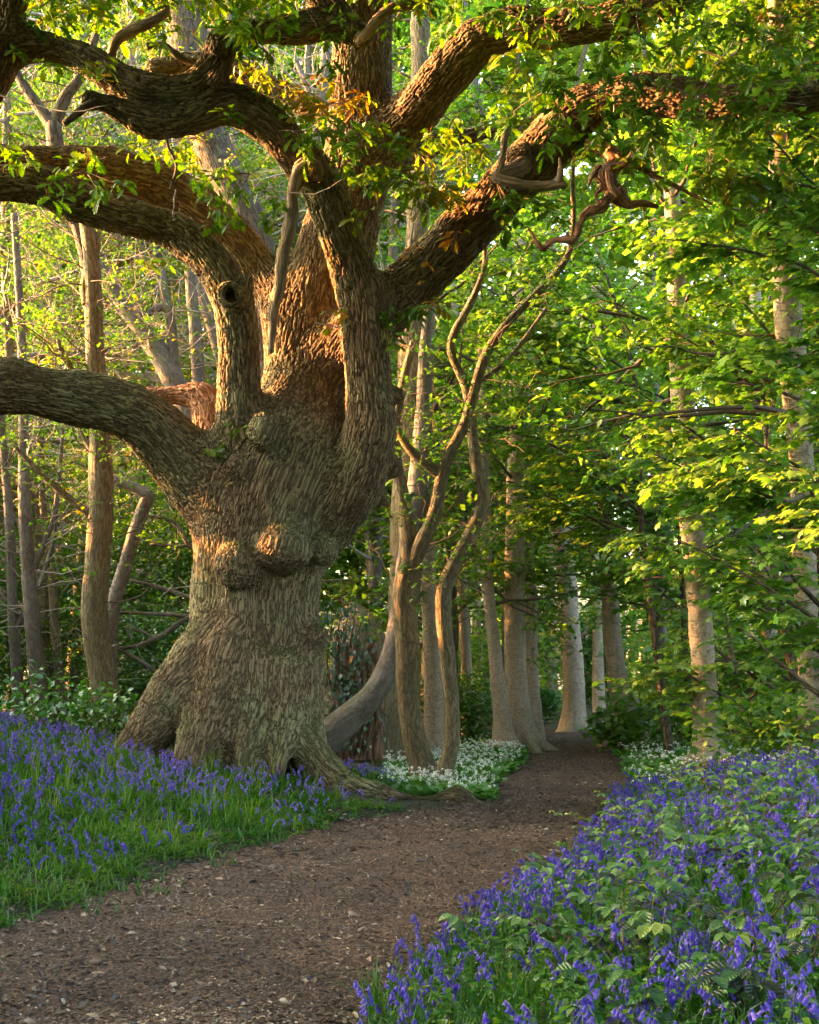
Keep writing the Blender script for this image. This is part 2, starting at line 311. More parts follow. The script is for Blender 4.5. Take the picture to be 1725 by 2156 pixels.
CLUMP = clump_shape(5, 1); CLUMP9 = clump_shape(9, 2, 1.5)
# ------------------------------------------------------------------ ground and path
def grid_mesh(name, X, Y, Z, mat, kind='structure'):
    ny, nx = X.shape; v = np.stack([X, Y, Z], 2).reshape(-1, 3); idx = np.arange(nx * ny).reshape(ny, nx)
    f = np.stack([idx[:-1, :-1], idx[:-1, 1:], idx[1:, 1:], idx[1:, :-1]], 2).reshape(-1, 4)
    A = Acc(); A.add(v, None, f); o = A.build(name, mat); o['kind'] = kind; return o
def spaced(lo, hi, fine_lo, fine_hi, st, n_out):
    a = np.arange(fine_lo, fine_hi, st); k = np.arange(1, n_out + 1) / n_out
    return np.concatenate([(fine_lo + (lo - fine_lo) * k ** 3)[::-1], a, fine_hi + (hi - fine_hi) * k ** 3])
gx = spaced(-250, 250, -9, 9, .1, 40); gy = spaced(-12, 300, 1, 30, .1, 40)
X, Y = np.meshgrid(gx, gy); Z = H(X.ravel(), Y.ravel()).reshape(X.shape)
inp = smooth(-.35, .1, X - xl(Y)) * smooth(-.35, .1, xr(Y) - X) * (Y < 60)
grid_mesh('ground', X, Y, Z - .05 * inp, M['soil'])
py_ = np.concatenate([np.arange(.5, 16, .04), np.arange(16, 46, .15)]); k_ = np.linspace(0, 1, 90)
Y = np.repeat(py_[:, None], 90, 1); ed = .12 * n2(Y[:, 0], Y[:, 0] * 0, 1.5, 8); lo = xl(py_) - .28 + ed; hi = xr(py_) + .28 + ed
X = lo[:, None] + (hi - lo)[:, None] * k_
Zp = H(X.ravel(), Y.ravel()) + .004 + .008 * n2(X.ravel(), Y.ravel(), 6, 9) + .006 * n2(X.ravel(), Y.ravel(), 17, 10)
edge = np.minimum(k_, 1 - k_)[None] * np.ones_like(Y); Zp = Zp.reshape(X.shape) - .06 * (1 - smooth(0, .08, edge))
grid_mesh('path', X, Y, Zp, M['path'])

# ------------------------------------------------------------------ the old oak: one smooth body from blended limbs
K = 'root'
OAK = {  # name -> (blend, [(px, py, depth, radius px)...])
 'trunk': [(.30, [(535, 1720, 13.75, 150), (535, 1600, 13.75, 138), (530, 1500, 13.7, 142), (532, 1420, 13.7, 138), (542, 1330, 13.7, 132), (543, 1250, 13.68, 134), (552, 1170, 13.68, 141), (572, 1080, 13.7, 160), (604, 1000, 13.72, 160), (632, 930, 13.82, 122), (645, 870, 13.9, 95)])],
 'roots': [(.22, [(500, 1330, 13.3, 70), (420, 1420, 13.2, 78), (350, 1500, 13.1, 62), (285, 1570, 13.0, 44), (215, 1640, 12.9, 34)]),
           (.16, [(485, 1410, 13.1, 75), (445, 1520, 12.85, 62), (420, 1590, 12.65, 50), (400, 1680, 12.6, 40)]),
           (.16, [(545, 1430, 13.05, 66), (532, 1540, 12.85, 44), (508, 1600, 12.65, 33), (490, 1680, 12.6, 30)]),
           (.14, [(610, 1430, 13.05, 62), (597, 1540, 12.85, 38), (580, 1610, 12.62, 28), (570, 1690, 12.6, 28)]),
           (.18, [(620, 1400, 13.5, 62), (640, 1500, 13.3, 48), (655, 1590, 13.0, 36), (690, 1660, 12.7, 30)]),
           (.10, [(640, 1560, 12.9, 30), (690, 1615, 12.75, 27), (740, 1652, 12.7, 19), (800, 1666, 12.75, 15), (870, 1680, 12.9, 13), (930, 1676, 13.0, 14), (965, 1670, 13.0, 18), (1000, 1692, 13.0, 13), (1040, 1708, 12.9, 9), (1075, 1727, 12.8, 6)]),
           (.16, [(470, 1430, 14.2, 75), (430, 1560, 14.6, 60), (400, 1640, 14.9, 45)])],
 'limb_lower_left': [(.30, [(520, 1040, 13.6, 85), (440, 1010, 13.5, 84), (375, 955, 13.4, 74), (310, 890, 13.2, 64), (240, 858, 13.0, 58), (170, 840, 12.8, 55), (90, 826, 12.6, 54), (20, 815, 12.4, 57), (-60, 812, 12.2, 55), (-150, 790, 12.0, 50)])],
 'limb_hollow': [(.22, [(525, 1020, 13.35, 72), (508, 940, 13.2, 55), (505, 870, 13.1, 47), (503, 780, 13.1, 43), (500, 700, 13.1, 42), (493, 640, 13.1, 43), (470, 585, 13.1, 43), (430, 535, 13.1, 42), (370, 490, 13.1, 38), (300, 462, 13.0, 36), (230, 445, 12.9, 38), (160, 420, 12.8, 42), (100, 392, 12.7, 42), (30, 385, 12.6, 38), (-80, 380, 12.4, 38)]),
                 (.06, [(497, 640, 12.98, 30), (515, 598, 13.0, 21)]),
                 (.045, [(486 + 21 * math.cos(a), 622 - 23 * math.sin(a), 12.80 + .03 * abs(math.cos(a)), 9) for a in np.linspace(0, 6.4, 13)])],
 'limb_mossy': [(.20, [(640, 760, 14.0, 55), (598, 660, 14.1, 46), (556, 590, 14.2, 44), (508, 525, 14.2, 45), (455, 470, 14.1, 46), (400, 425, 14.0, 48), (340, 390, 13.9, 47), (260, 365, 13.7, 46), (180, 355, 13.5, 42), (100, 350, 13.3, 42), (20, 345, 13.1, 38), (-80, 330, 12.9, 36)])],
 'limb_front': [(.13, [(690, 1110, 13.5, 60), (738, 1020, 13.2, 66), (772, 945, 13.05, 58), (782, 880, 13.0, 53), (778, 810, 13.0, 50), (772, 720, 13.0, 50), (768, 650, 13.0, 53), (748, 580, 13.0, 49), (722, 510, 12.95, 46), (698, 440, 12.9, 46), (668, 375, 12.8, 44), (618, 315, 12.7, 42), (565, 262, 12.6, 42), (510, 225, 12.5, 40), (455, 222, 12.4, 36), (400, 245, 12.3, 34), (340, 262, 12.2, 30), (285, 248, 12.1, 28), (235, 222, 12.0, 24), (192, 208, 11.95, 20)]),
                (.04, [(192, 210, 11.93, 22), (188, 214, 11.93, 22)])],
 'limb_crossing': [(.10, [(-80, 130, 12.0, 44), (0, 100, 12.1, 40), (70, 95, 12.15, 33), (140, 108, 12.2, 30), (200, 138, 12.2, 30), (255, 172, 12.2, 33), (310, 196, 12.2, 36), (370, 196, 12.25, 35), (425, 176, 12.3, 34), (456, 135, 12.3, 32), (468, 95, 12.3, 32), (505, 70, 12.35, 28), (560, 66, 12.4, 27), (620, 62, 12.45, 27), (680, 52, 12.5, 28), (730, 60, 12.5, 26), (768, 78, 12.5, 17)]),
                   (.12, [(740, 66, 12.5, 24), (715, 30, 12.5, 28), (680, -10, 12.5, 32), (640, -60, 12.5, 34)]),
                   (.12, [(-20, 190, 12.1, 30), (5, 110, 12.1, 38), (20, 30, 12.1, 32), (28, -50, 12.1, 32)])],
 'limb_upright': [(.38, [(640, 980, 13.9, 120), (652, 880, 13.95, 98), (660, 780, 14.0, 92), (668, 690, 14.05, 88), (688, 600, 14.1, 88), (712, 510, 14.15, 84), (735, 430, 14.2, 76), (752, 340, 14.2, 70), (760, 250, 14.2, 67), (762, 150, 14.2, 63), (762, 50, 14.2, 62), (762, -60, 14.2, 60)])],
 'limb_upper_right': [(.22, [(772, 330, 14.1, 62), (830, 280, 14.0, 54), (880, 230, 13.8, 49), (925, 175, 13.6, 48), (975, 118, 13.4, 46), (1035, 75, 13.2, 43), (1110, 60, 13.0, 40), (1200, 58, 12.8, 38), (1300, 40, 12.6, 36), (1400, 5, 12.4, 34), (1500, -60, 12.2, 32)])],
 'limb_right': [(.25, [(735, 740, 13.6, 70), (800, 660, 13.5, 60), (850, 612, 13.4, 58), (915, 548, 13.2, 56), (985, 480, 13.0, 55), (1055, 410, 12.8, 54), (1115, 350, 12.6, 54), (1165, 290, 12.4, 53), (1215, 240, 12.2, 50), (1280, 208, 12.0, 45), (1360, 198, 11.8, 42), (1440, 208, 11.6, 39), (1530, 220, 11.4, 37), (1640, 212, 11.2, 35), (1780, 195, 11.0, 32)])],
 'limb_behind': [(.2, [(760, 320, 14.6, 40), (700, 255, 14.8, 27), (640, 222, 14.9, 25), (570, 185, 15.0, 25), (500, 150, 15.1, 24), (420, 135, 15.2, 24), (330, 150, 15.2, 30)]),
                 (.1, [(800, 350, 14.6, 36), (860, 335, 14.8, 24), (920, 300, 15.0, 20), (1000, 285, 15.2, 17), (1080, 270, 15.4, 14), (1150, 240, 15.6, 12)])],
 'broken_stub': [(.12, [(455, 985, 14.0, 45), (445, 920, 14.1, 38), (440, 870, 14.15, 36), (425, 842, 14.2, 32), (385, 832, 14.2, 24), (340, 832, 14.2, 19), (300, 830, 14.2, 14)])],
}
BURLS = [(555, 912, 12.80, 37, .04), (560, 880, 12.95, 22, .05), (822, 985, 13.25, 24, .06), (795, 1045, 13.3, 22, .06), (500, 985, 12.9, 34, .12), (505, 1188, 12.88, 52, .06), (597, 1152, 12.80, 60, .035), (681, 1156, 13.0, 33, .025), (833, 832, 13.1, 20, .04), (455, 165, 12.12, 17, .03), (460, 100, 12.1, 20, .03), (655, 362, 12.6, 33, .05),
         (1095, 345, 12.35, 38, .05), (10, 800, 12.25, 36, .05), (662, 1345, 13.3, 34, .15)]
def smin(a, b, k):
    h = np.clip(.5 + .5 * (b - a) / k, 0, 1); return b * (1 - h) + a * h - k * h * (1 - h)
VOX = .021
LO = np.array([-5.1, 10.5, -.35]); HI = np.array([4.75, 15.9, 9.95]); DIM = np.ceil((HI - LO) / VOX).astype(int)
fld = np.full(DIM, 1.0, np.float32)
SEG = []     # (chain id, a, b, ra, rb, s0, U, V) for the bark coordinates
CH = []      # names per chain
def carve(ci, pts, k):
    ch = pxchain(pts, .22); t, U, V = frames(ch[:, :3]); s = 0; R = ch[:, 3].max()
    lo = np.maximum(np.floor((np.min(ch[:, :3] - ch[:, 3:], 0) - k - .1 - LO) / VOX).astype(int), 0); hi = np.minimum(np.ceil((np.max(ch[:, :3] + ch[:, 3:], 0) + k + .1 - LO) / VOX).astype(int), DIM)
    if (hi <= lo).any(): return
    loc = np.full(hi - lo, 1.0, np.float32)
    for i in range(len(ch) - 1):
        a, b = ch[i], ch[i + 1]; L = np.linalg.norm(b[:3] - a[:3]); SEG.append((ci, a[:3], b[:3], a[3], b[3], s, U[i], V[i], U[i + 1], V[i + 1])); 
        m = max(a[3], b[3]) + k + .08
        l2 = np.maximum(np.floor((np.minimum(a[:3], b[:3]) - m - LO) / VOX).astype(int), lo); h2 = np.minimum(np.ceil((np.maximum(a[:3], b[:3]) + m - LO) / VOX).astype(int), hi); s += L
        if (h2 <= l2).any(): continue
        ax = [(LO[q] + VOX * np.arange(l2[q], h2[q])).astype(np.float32) - np.float32(a[q]) for q in range(3)]
        d = (b[:3] - a[:3]) / L
        dot = ax[0][:, None, None] * d[0] + ax[1][None, :, None] * d[1] + ax[2][None, None, :] * d[2]
        sq = (ax[0] ** 2)[:, None, None] + (ax[1] ** 2)[None, :, None] + (ax[2] ** 2)[None, None, :]
        tt = np.clip(dot / L, 0, 1); dist = np.sqrt(np.maximum(sq - 2 * dot * tt * L + (tt * L) ** 2, 0)) - (a[3] + (b[3] - a[3]) * tt)
        sl = tuple(slice(l2[q] - lo[q], h2[q] - lo[q]) for q in range(3)); loc[sl] = smin(loc[sl], dist.astype(np.float32), .03)
    sl = tuple(slice(lo[q], hi[q]) for q in range(3)); fld[sl] = smin(fld[sl], loc, np.float32(k))
for nm, chains in OAK.items():
    for k, pts in chains: CH.append(nm); carve(len(CH) - 1, pts, k)
for (a, b, d, r, k) in BURLS:
    c = P(a, b, d); r = r / F * d; m = r + k + .05
    l2 = np.maximum(np.floor((c - m - LO) / VOX).astype(int), 0); h2 = np.minimum(np.ceil((c + m - LO) / VOX).astype(int), DIM)
    ax = [(LO[q] + VOX * np.arange(l2[q], h2[q])) - c[q] for q in range(3)]
    dist = (np.sqrt((ax[0] ** 2)[:, None, None] + (ax[1] ** 2)[None, :, None] + (ax[2] ** 2)[None, None, :]) - r).astype(np.float32)
    sl = tuple(slice(l2[q], h2[q]) for q in range(3)); fld[sl] = smin(fld[sl], dist, np.float32(k))
# knot hole with its raised ring, and hollows between the root toes
def dent(a, b, d, r, k, sy=1.):
    c = P(a, b, d); r = r / F * d; m = r * max(1, sy) + k + .05
    l2 = np.maximum(np.floor((c - m - LO) / VOX).astype(int), 0); h2 = np.minimum(np.ceil((c + m - LO) / VOX).astype(int), DIM)
    ax = [(LO[q] + VOX * np.arange(l2[q], h2[q])) - c[q] for q in range(3)]
    dist = (np.sqrt((ax[0] ** 2)[:, None, None] + (ax[1] ** 2)[None, :, None] + ((ax[2] / sy) ** 2)[None, None, :]) - r).astype(np.float32)
    sl = tuple(slice(l2[q], h2[q]) for q in range(3)); fld[sl] = -smin(-fld[sl], dist, np.float32(k))
dent(486, 622, 12.74, 11, .02, 1.35); dent(486, 622, 12.84, 10, .02, 1.35); dent(486, 622, 12.94, 9, .02, 1.3)
for q in ((470, 1612, 12.55, 20, .09, 2.0), (553, 1608, 12.55, 14, .07, 2.4), (622, 1600, 12.6, 16, .07, 2.6), (355, 1580, 12.62, 20, .12, 1.3), (660, 1590, 12.6, 12, .05, 2.0), (668, 1262, 12.75, 10, .05, .5), (765, 1035, 12.55, 16, .08, .6), (712, 860, 12.95, 15, .12, 5.), (590, 950, 12.75, 17, .09, 1.2), (716, 990, 12.85, 10, .10, 3.), (655, 1140, 12.6, 4, .05, 2.5)): dent(*q)

def surface_nets(f):
    ins = f < 0
    c = np.zeros(tuple(n - 1 for n in f.shape), np.int8)
    for dx in (0, 1):
        for dy in (0, 1):
            for dz in (0, 1): c += ins[dx:f.shape[0] - 1 + dx, dy:f.shape[1] - 1 + dy, dz:f.shape[2] - 1 + dz]
    act = (c > 0) & (c < 8); ii = np.argwhere(act); idm = np.full(act.shape, -1, np.int32); idm[act] = np.arange(len(ii))
    acc = np.zeros((len(ii), 3)); cnt = np.zeros(len(ii)); cor = [(a, b, d) for a in (0, 1) for b in (0, 1) for d in (0, 1)]
    val = {q: f[ii[:, 0] + q[0], ii[:, 1] + q[1], ii[:, 2] + q[2]] for q in cor}
    for ax in range(3):
        for q in cor:
            if q[ax]: continue
            q2 = list(q); q2[ax] = 1; q2 = tuple(q2); A, B = val[q], val[q2]; m = (A < 0) != (B < 0)
            t = np.where(m, A / np.where(m, A - B, 1), 0); p = np.array(q, float)[None] + np.eye(3)[ax][None] * t[:, None]
            acc[m] += p[m]; cnt[m] += 1
    v = ii + acc / cnt[:, None]; quads = []
    for ax in range(3):
        o = [q for q in range(3) if q != ax]
        sl0 = [slice(None)] * 3; sl1 = [slice(None)] * 3; sl0[ax] = slice(0, -1); sl1[ax] = slice(1, None)
        e = np.argwhere(ins[tuple(sl0)] != ins[tuple(sl1)]); e = e[(e[:, o[0]] > 0) & (e[:, o[1]] > 0) & (e[:, o[0]] < f.shape[o[0]] - 1) & (e[:, o[1]] < f.shape[o[1]] - 1)]
        s = ins[tuple(sl0)][tuple(e.T)]
        def at(d0, d1): g = e.copy(); g[:, o[0]] -= d0; g[:, o[1]] -= d1; return idm[tuple(g.T)]
        qd = np.stack([at(1, 1), at(0, 1), at(0, 0), at(1, 0)], 1); flip = ~s if ax != 1 else s
        qd[flip] = qd[flip][:, ::-1]; quads.append(qd)
    return v, np.concatenate(quads)
sv_, sq_ = surface_nets(fld); sv_ = LO + sv_ * VOX; del fld
tmp = bpy.data.meshes.new('tmp'); mesh_fill(tmp, sv_, np.zeros((0, 3), np.int32), sq_.astype(np.int32))
to = bpy.data.objects.new('tmp', tmp); C.objects.link(to)
md = to.modifiers.new('s', 'SUBSURF'); md.levels = 1; md.render_levels = 1; md.subdivision_type = 'CATMULL_CLARK'
ev = to.evaluated_get(bpy.context.evaluated_depsgraph_get()); me2 = ev.to_mesh(); n = len(me2.vertices)
ov = np.zeros(n * 3, np.float32); me2.vertices.foreach_get('co', ov); ov = ov.reshape(-1, 3)
on = np.zeros(n * 3, np.float32); me2.vertices.foreach_get('normal', on); on = on.reshape(-1, 3)
oq = np.zeros(len(me2.loops), np.int32); me2.loops.foreach_get('vertex_index', oq); oq = oq.reshape(-1, 4)
ev.to_mesh_clear(); bpy.data.objects.remove(to); bpy.data.meshes.remove(tmp)
def bark_coords(v):
    best = np.full(len(v), 9., np.float32); bc = np.zeros((len(v), 3), np.float32); cid = np.zeros(len(v), np.int32)
    wsum = np.zeros(len(v)); order = np.argsort(v[:, 2], kind='stable'); vz = v[order, 2]
    for (ci, a, b, ra, rb, s0, Ua, Va, Ub, Vb) in SEG:
        m = max(ra, rb) + .30; i0 = np.searchsorted(vz, min(a[2], b[2]) - m); i1 = np.searchsorted(vz, max(a[2], b[2]) + m); ix = order[i0:i1]
        q = v[ix]; k = (np.abs(q[:, 0] - (a[0] + b[0]) / 2) < abs(a[0] - b[0]) / 2 + m) & (np.abs(q[:, 1] - (a[1] + b[1]) / 2) < abs(a[1] - b[1]) / 2 + m); ix = ix[k]; q = q[k]
        if not len(ix): continue
        d = b - a; L = np.linalg.norm(d); rel = q - a; t = np.clip(rel @ d / L ** 2, 0, 1); off = rel - t[:, None] * d; dist = np.linalg.norm(off, axis=1) - (ra + (rb - ra) * t)
        w = dist < best[ix]; j = ix[w]; best[j] = dist[w]; cid[j] = ci; t = t[w]; off = off[w]
        U = Ua[None] * (1 - t)[:, None] + Ub[None] * t[:, None]; V = Va[None] * (1 - t)[:, None] + Vb[None] * t[:, None]
        bc[j, 0] = (off * U).sum(1); bc[j, 1] = (off * V).sum(1); bc[j, 2] = s0 + t * L + ci * 3.1
    return bc, cid
bc, cid = bark_coords(ov)
lump = .07 * vnoise(ov * np.array([2.3, 2.3, .8]), 21) + .012 * vnoise(ov * 4.1, 22)
tr_w = np.isin(np.array(CH)[cid], ['trunk', 'roots']); lump *= np.where(tr_w, 1.0, .55)
pw = bc * np.array([1, 1, .17]); wob = .35 * np.stack([vnoise(bc * 5, 30), vnoise(bc * 5, 31), vnoise(bc * 5, 32)], 1)
RO = np.array([[.80, -.36, .48], [.60, .48, -.64], [0, .80, .60]]); pw = pw @ RO.T * 1.12
fq = np.where(tr_w, 1.3, 1.0)[:, None]; r1 = 1 - np.abs(vnoise(pw * 24 * fq + wob, 33)); r2 = 1 - np.abs(vnoise(pw * 46 * fq + wob * 1.4, 34))
hgt = -(r1 ** 6) * .017 - (r2 ** 5) * .009 + .006 * vnoise(ov * 30, 35)
hgt = hgt * np.where(tr_w, .85, 1.0)
under = smooth(.15, .7, 1 - np.abs(vnoise(ov * .9, 36)))
tcr = np.clip(1 + hgt / .020, 0, 1); ov2 = ov + on * (lump + hgt * (.7 + .5 * under))[:, None]
oak = thing('old_oak', 'massive old oak with burls and sprawling limbs on the bluebell bank', 'tree', tuple(P(530, 1620, 13.5)))
part_of = {'trunk': 'trunk', 'roots': 'trunk', 'limb_lower_left': 'limb', 'limb_hollow': 'limb', 'limb_mossy': 'limb', 'limb_front': 'limb', 'limb_crossing': 'limb', 'limb_upright': 'limb', 'limb_upper_right': 'limb', 'limb_right': 'limb', 'limb_behind': 'limb', 'broken_stub': 'broken_stub'}
plabel = {'limb_hollow': 'rising limb with a round knot hole', 'limb_lower_left': 'lowest limb reaching left', 'limb_mossy': 'limb with moss along its top', 'limb_front': 'twisting front limb', 'limb_crossing': 'limb crossing the top left corner', 'limb_upright': 'upright central limb', 'limb_upper_right': 'limb arching to the upper right', 'limb_right': 'long limb reaching right over the path', 'limb_behind': 'thin limb behind the crown', 'broken_stub': 'pinkish broken stub'}
fn = np.array(CH)[cid[oq[:, 0]]]
OLOC = np.array(oak.location)
nsum = np.zeros_like(ov2, np.float64); fnv = np.cross(ov2[oq[:, 2]] - ov2[oq[:, 0]], ov2[oq[:, 3]] - ov2[oq[:, 1]])
for q in range(4):
    for ax in range(3): nsum[:, ax] += np.bincount(oq[:, q], fnv[:, ax], len(ov2))
vn_ = unit(nsum)
for nm in ['trunk'] + [k for k in OAK if k.startswith('limb') or k == 'broken_stub']:
    sel = (fn == nm) if nm != 'trunk' else ((fn == 'trunk') | (fn == 'roots'))
    if not sel.any(): continue
    q = oq[sel]; us, inv = np.unique(q, return_inverse=True); A = Acc(); A.add(ov2[us] - OLOC, None, inv.reshape(-1, 4), bc[us], tcr[us])
    o = A.build(part_of[nm], M['broken'] if nm == 'broken_stub' else M['oak'], oak)
    o.data.normals_split_custom_set_from_vertices(vn_[us].astype(np.float32))
    if nm in plabel: o['label'] = plabel[nm]
def part_tubes(name, lists, mat, parent, label=None, sides=10, wob=.28, step=.06):
    A = Acc()
    for i, L_ in enumerate(lists): A.tube(pxchain(L_, step), sides, wob, seed=i)
    A.v = [v - np.array(parent.location, np.float32) for v in A.v]
    o = A.build(name, mat, parent)
    if label: o['label'] = label
    return o
# dead wood on the oak
part_tubes('dead_branch', [[(668, 372, 12.45, 10), (650, 352, 12.35, 14), (630, 362, 12.3, 14), (617, 400, 12.3, 12), (614, 450, 12.3, 13), (606, 500, 12.3, 14), (592, 545, 12.4, 13), (588, 600, 12.5, 13), (576, 660, 12.7, 11), (570, 742, 12.8, 7)]], M['dead'], oak, 'long pale dead branch hanging down')
part_tubes('dead_branch', [[(1105, 345, 12.3, 20), (1080, 358, 12.0, 16), (1045, 372, 11.9, 12), (1090, 386, 11.85, 11), (1140, 392, 11.85, 10), (1185, 388, 11.8, 9), (1193, 392, 11.8, 6)], [(1050, 370, 11.9, 8), (1060, 320, 11.9, 8), (1064, 285, 11.9, 7), (1076, 268, 11.9, 5)], [(1178, 388, 11.8, 9), (1180, 360, 11.8, 6), (1178, 332, 11.8, 2)]], M['dead'], oak, 'antler shaped dead branch')
part_tubes('dead_branch', [[(1240, 300, 12.2, 12), (1285, 325, 12.0, 15), (1292, 345, 11.9, 14), (1275, 372, 11.8, 20), (1300, 405, 11.8, 17), (1322, 430, 11.8, 12), (1352, 428, 11.8, 7), (1385, 436, 11.8, 5)], [(1290, 412, 11.8, 14), (1262, 438, 11.8, 11), (1232, 450, 11.8, 9), (1215, 490, 11.8, 8), (1205, 505, 11.8, 8), (1170, 503, 11.8, 6), (1145, 522, 11.8, 7), (1128, 505, 11.8, 5), (1113, 480, 11.8, 3)], [(1285, 318, 11.9, 10), (1340, 350, 11.8, 6), (1420, 390, 11.7, 5), (1500, 430, 11.6, 2)], [(1262, 352, 11.8, 8), (1246, 372, 11.75, 6), (1240, 392, 11.75, 1)], [(1300, 352, 11.75, 8), (1322, 340, 11.7, 6), (1330, 318, 11.7, 2)], [(1268, 392, 11.7, 7), (1256, 412, 11.68, 4), (1258, 430, 11.68, 1)], [(1282, 365, 11.65, 8), (1290, 400, 11.62, 7), (1312, 422, 11.65, 2)]], M['broken'], oak, 'torn orange snag under the right limb', wob=.6, step=.03, sides=11)
part_tubes('dead_branch', [[(755, 80, 12.45, 14), (775, 66, 12.2, 10), (795, 40, 12.1, 10), (830, 15, 12.0, 11), (880, 8, 12.0, 9), (930, -15, 12.0, 8)]], M['dead'], oak, 'bleached broken end at the top')
part_tubes('dead_branch', [[(232, 125, 12.3, 9), (245, 85, 12.2, 11), (275, 65, 12.2, 12), (315, 48, 12.1, 11), (345, 30, 12.1, 9), (352, 18, 12.1, 5)], [(310, 98, 12.1, 8), (345, 95, 12.1, 6), (375, 118, 12.1, 8), (400, 130, 12.2, 8)]], M['dead'], oak, 'crooked dead branch at the top left')
part_tubes('dead_branch', [[(200, 212, 11.9, 10), (160, 240, 11.9, 8), (135, 260, 11.9, 6)]], M['dark'], oak, 'dark dead shoot at the stub of the twisting limb')
part_tubes('dead_branch', [[(345, 262, 12.1, 4), (355, 310, 12.1, 3), (372, 350, 12.1, 3), (358, 398, 12.1, 2)]], M['dark'], oak, 'thin dead shoot hanging under the twisting limb')
part_tubes('knot', [[(648 + 26 * math.cos(a), 362 - 24 * math.sin(a), 12.38, 8) for a in np.linspace(-.8, 4.5, 14)]], M['dead'], oak, wob=.1)
print('oak', round(time.time() - T0, 1), len(ov2))
# ------------------------------------------------------------------ woodland trees
def wander(rng, p, d, L, n, wob, pull):
    p = np.array(p, float); d = unit(np.array(d, float)); out = [p]
    for i in range(n):
        d = unit(d + rng.normal(0, wob, 3) + np.array([0, 0, pull])); p = p + d * L / n; out.append(p)
    return np.array(out)
def with_r(pts, r0, r1, pw=1.0):
    t = np.linspace(0, 1, len(pts)) ** pw; return np.hstack([pts, (r0 + (r1 - r0) * t)[:, None]])
class Tree:
    def __init__(s, name, label, cat, group, base, seed, bark, leaf, twig='twig'):
        s.rng = np.random.default_rng(seed); s.o = thing(name, label, cat, tuple(base), group); s.T = Acc(); s.K = Acc(); s.seed = seed
        s.bark, s.leaf, s.twig = bark, leaf, twig; s.lp = []; s.ld = []; s.ln = []; s.ls = []; s.lt = []
    def trunk(s, L, sides=12, wob=.08, step=.12): c = pxchain(L, step); s.T.tube(c, sides, wob, seed=s.seed % 97); return c
    def trunk3(s, c, sides=10, wob=.08): s.T.tube(c, sides, wob, seed=s.seed % 97); return c
    def leaf1(s, p, d, n, sz, t): s.lp.append(p); s.ld.append(d); s.ln.append(n); s.ls.append(sz); s.lt.append(t)
    def spray(s, p, d, L, sz, tint, r0=.006, droop=-.05, nside=3, sides=4):
        R = s.rng; m = wander(R, p, d, L, 5, .10, droop); s.K.tube(with_r(m, r0, r0 * .3), sides, 0, cap=False, tint=.5)
        tw = [(m, L, .25)]
        for k in range(nside):
            i = R.integers(1, 5); dd = unit(m[i] - m[i - 1]); sgn = 1 if k % 2 else -1; lat = unit(np.array([-dd[1], dd[0], 0]) * sgn)
            q = wander(R, m[i], dd * .7 + lat * .8, L * R.uniform(.3, .5), 3, .1, droop); s.K.tube(with_r(q, r0 * .6, r0 * .25), 3, 0, cap=False, tint=.5); tw.append((q, np.linalg.norm(q[-1] - q[0]), .2))
        for q, l, st in tw:
            n = max(2, int(l / (sz * .75))); cum = np.linspace(st, 1, n) * (len(q) - 1)
            for j, c in enumerate(cum):
                a = min(int(c), len(q) - 2); pp = q[a] + (q[a + 1] - q[a]) * (c - a); dd = unit(q[a + 1] - q[a]); lat = unit(np.array([-dd[1], dd[0], 0]))
                for sg in ((1, -1) if j < n - 1 else (0,)):
                    dr = dd * R.uniform(.4, 1) + lat * sg * R.uniform(.6, 1) + np.array([0, 0, R.uniform(-.65, .05)])
                    s.leaf1(pp, dr, np.array([0, 0, 1]) + R.normal(0, .28, 3), sz * R.uniform(.6, 1.15), np.clip(tint + R.normal(0, .16), 0, 1))
    def tufts(s, c, lo, hi, n, Lr, sz, tint, per=6, up=.1, r0=.012, sp=.25, flat=.6):
        """side branches with leaf tufts along a stem polyline"""
        R = s.rng; N = len(c)
        for k in range(n):
            i = int(R.uniform(lo, hi) * (N - 1)); a = R.uniform(0, 6.283); d = np.array([math.cos(a), math.sin(a), R.uniform(-.15, .6)])
            L = R.uniform(*Lr); q = wander(R, c[i, :3], d, L, 7, .22, up * .3); s.K.tube(with_r(q, min(r0 * L / 1.5, c[i, 3] * .6), .003), 4, 0, cap=False, tint=.5)
            for m in range(max(1, int(per * .5))):
                j = R.integers(2, 7); d2 = unit(q[j] - q[j - 1] + R.normal(0, .5, 3) * (1, 1, flat)); w = wander(R, q[j], d2, L * R.uniform(.25, .5), 4, .2, 0); s.K.tube(with_r(w, .006, .002), 3, 0, cap=False, tint=.5)
                for z in range(per):
                    g = w[R.integers(1, 5)] + R.normal(0, sp * .35, 3) * (1, 1, flat); aa = R.uniform(0, 6.283)
                    s.leaf1(g, np.array([math.cos(aa), math.sin(aa), R.uniform(-.5, .3)]), np.array([0, 0, 1]) + R.normal(0, .5, 3), sz * R.uniform(.6, 1.3), np.clip(tint + R.normal(0, .2), 0, 1))
    def done(s, shape=CLUMP):
        loc = np.array(s.o.location, np.float32)
        if s.T.n: s.T.v = [v - loc for v in s.T.v]; s.T.build('trunk', M[s.bark], s.o)
        if s.lp:
            s.K.leaves(shape, np.array(s.lp), np.array(s.ld), np.array(s.ln), np.array(s.ls), np.array(s.lt), 1)
        if s.K.n: s.K.v = [v - loc for v in s.K.v]; s.K.build('crown', [M[s.twig], M[s.leaf]], s.o)
        return s.o
def gp(px, d, dz=-.1):
    x = (px - CX) / F * d; return (x, d, h1(x, d) + dz)
def base_px(px, d):      # pixel row at which the ground lies there
    x = (px - CX) / F * d; return HY + (CAMH - h1(x, d)) * F / d
SM = PALM

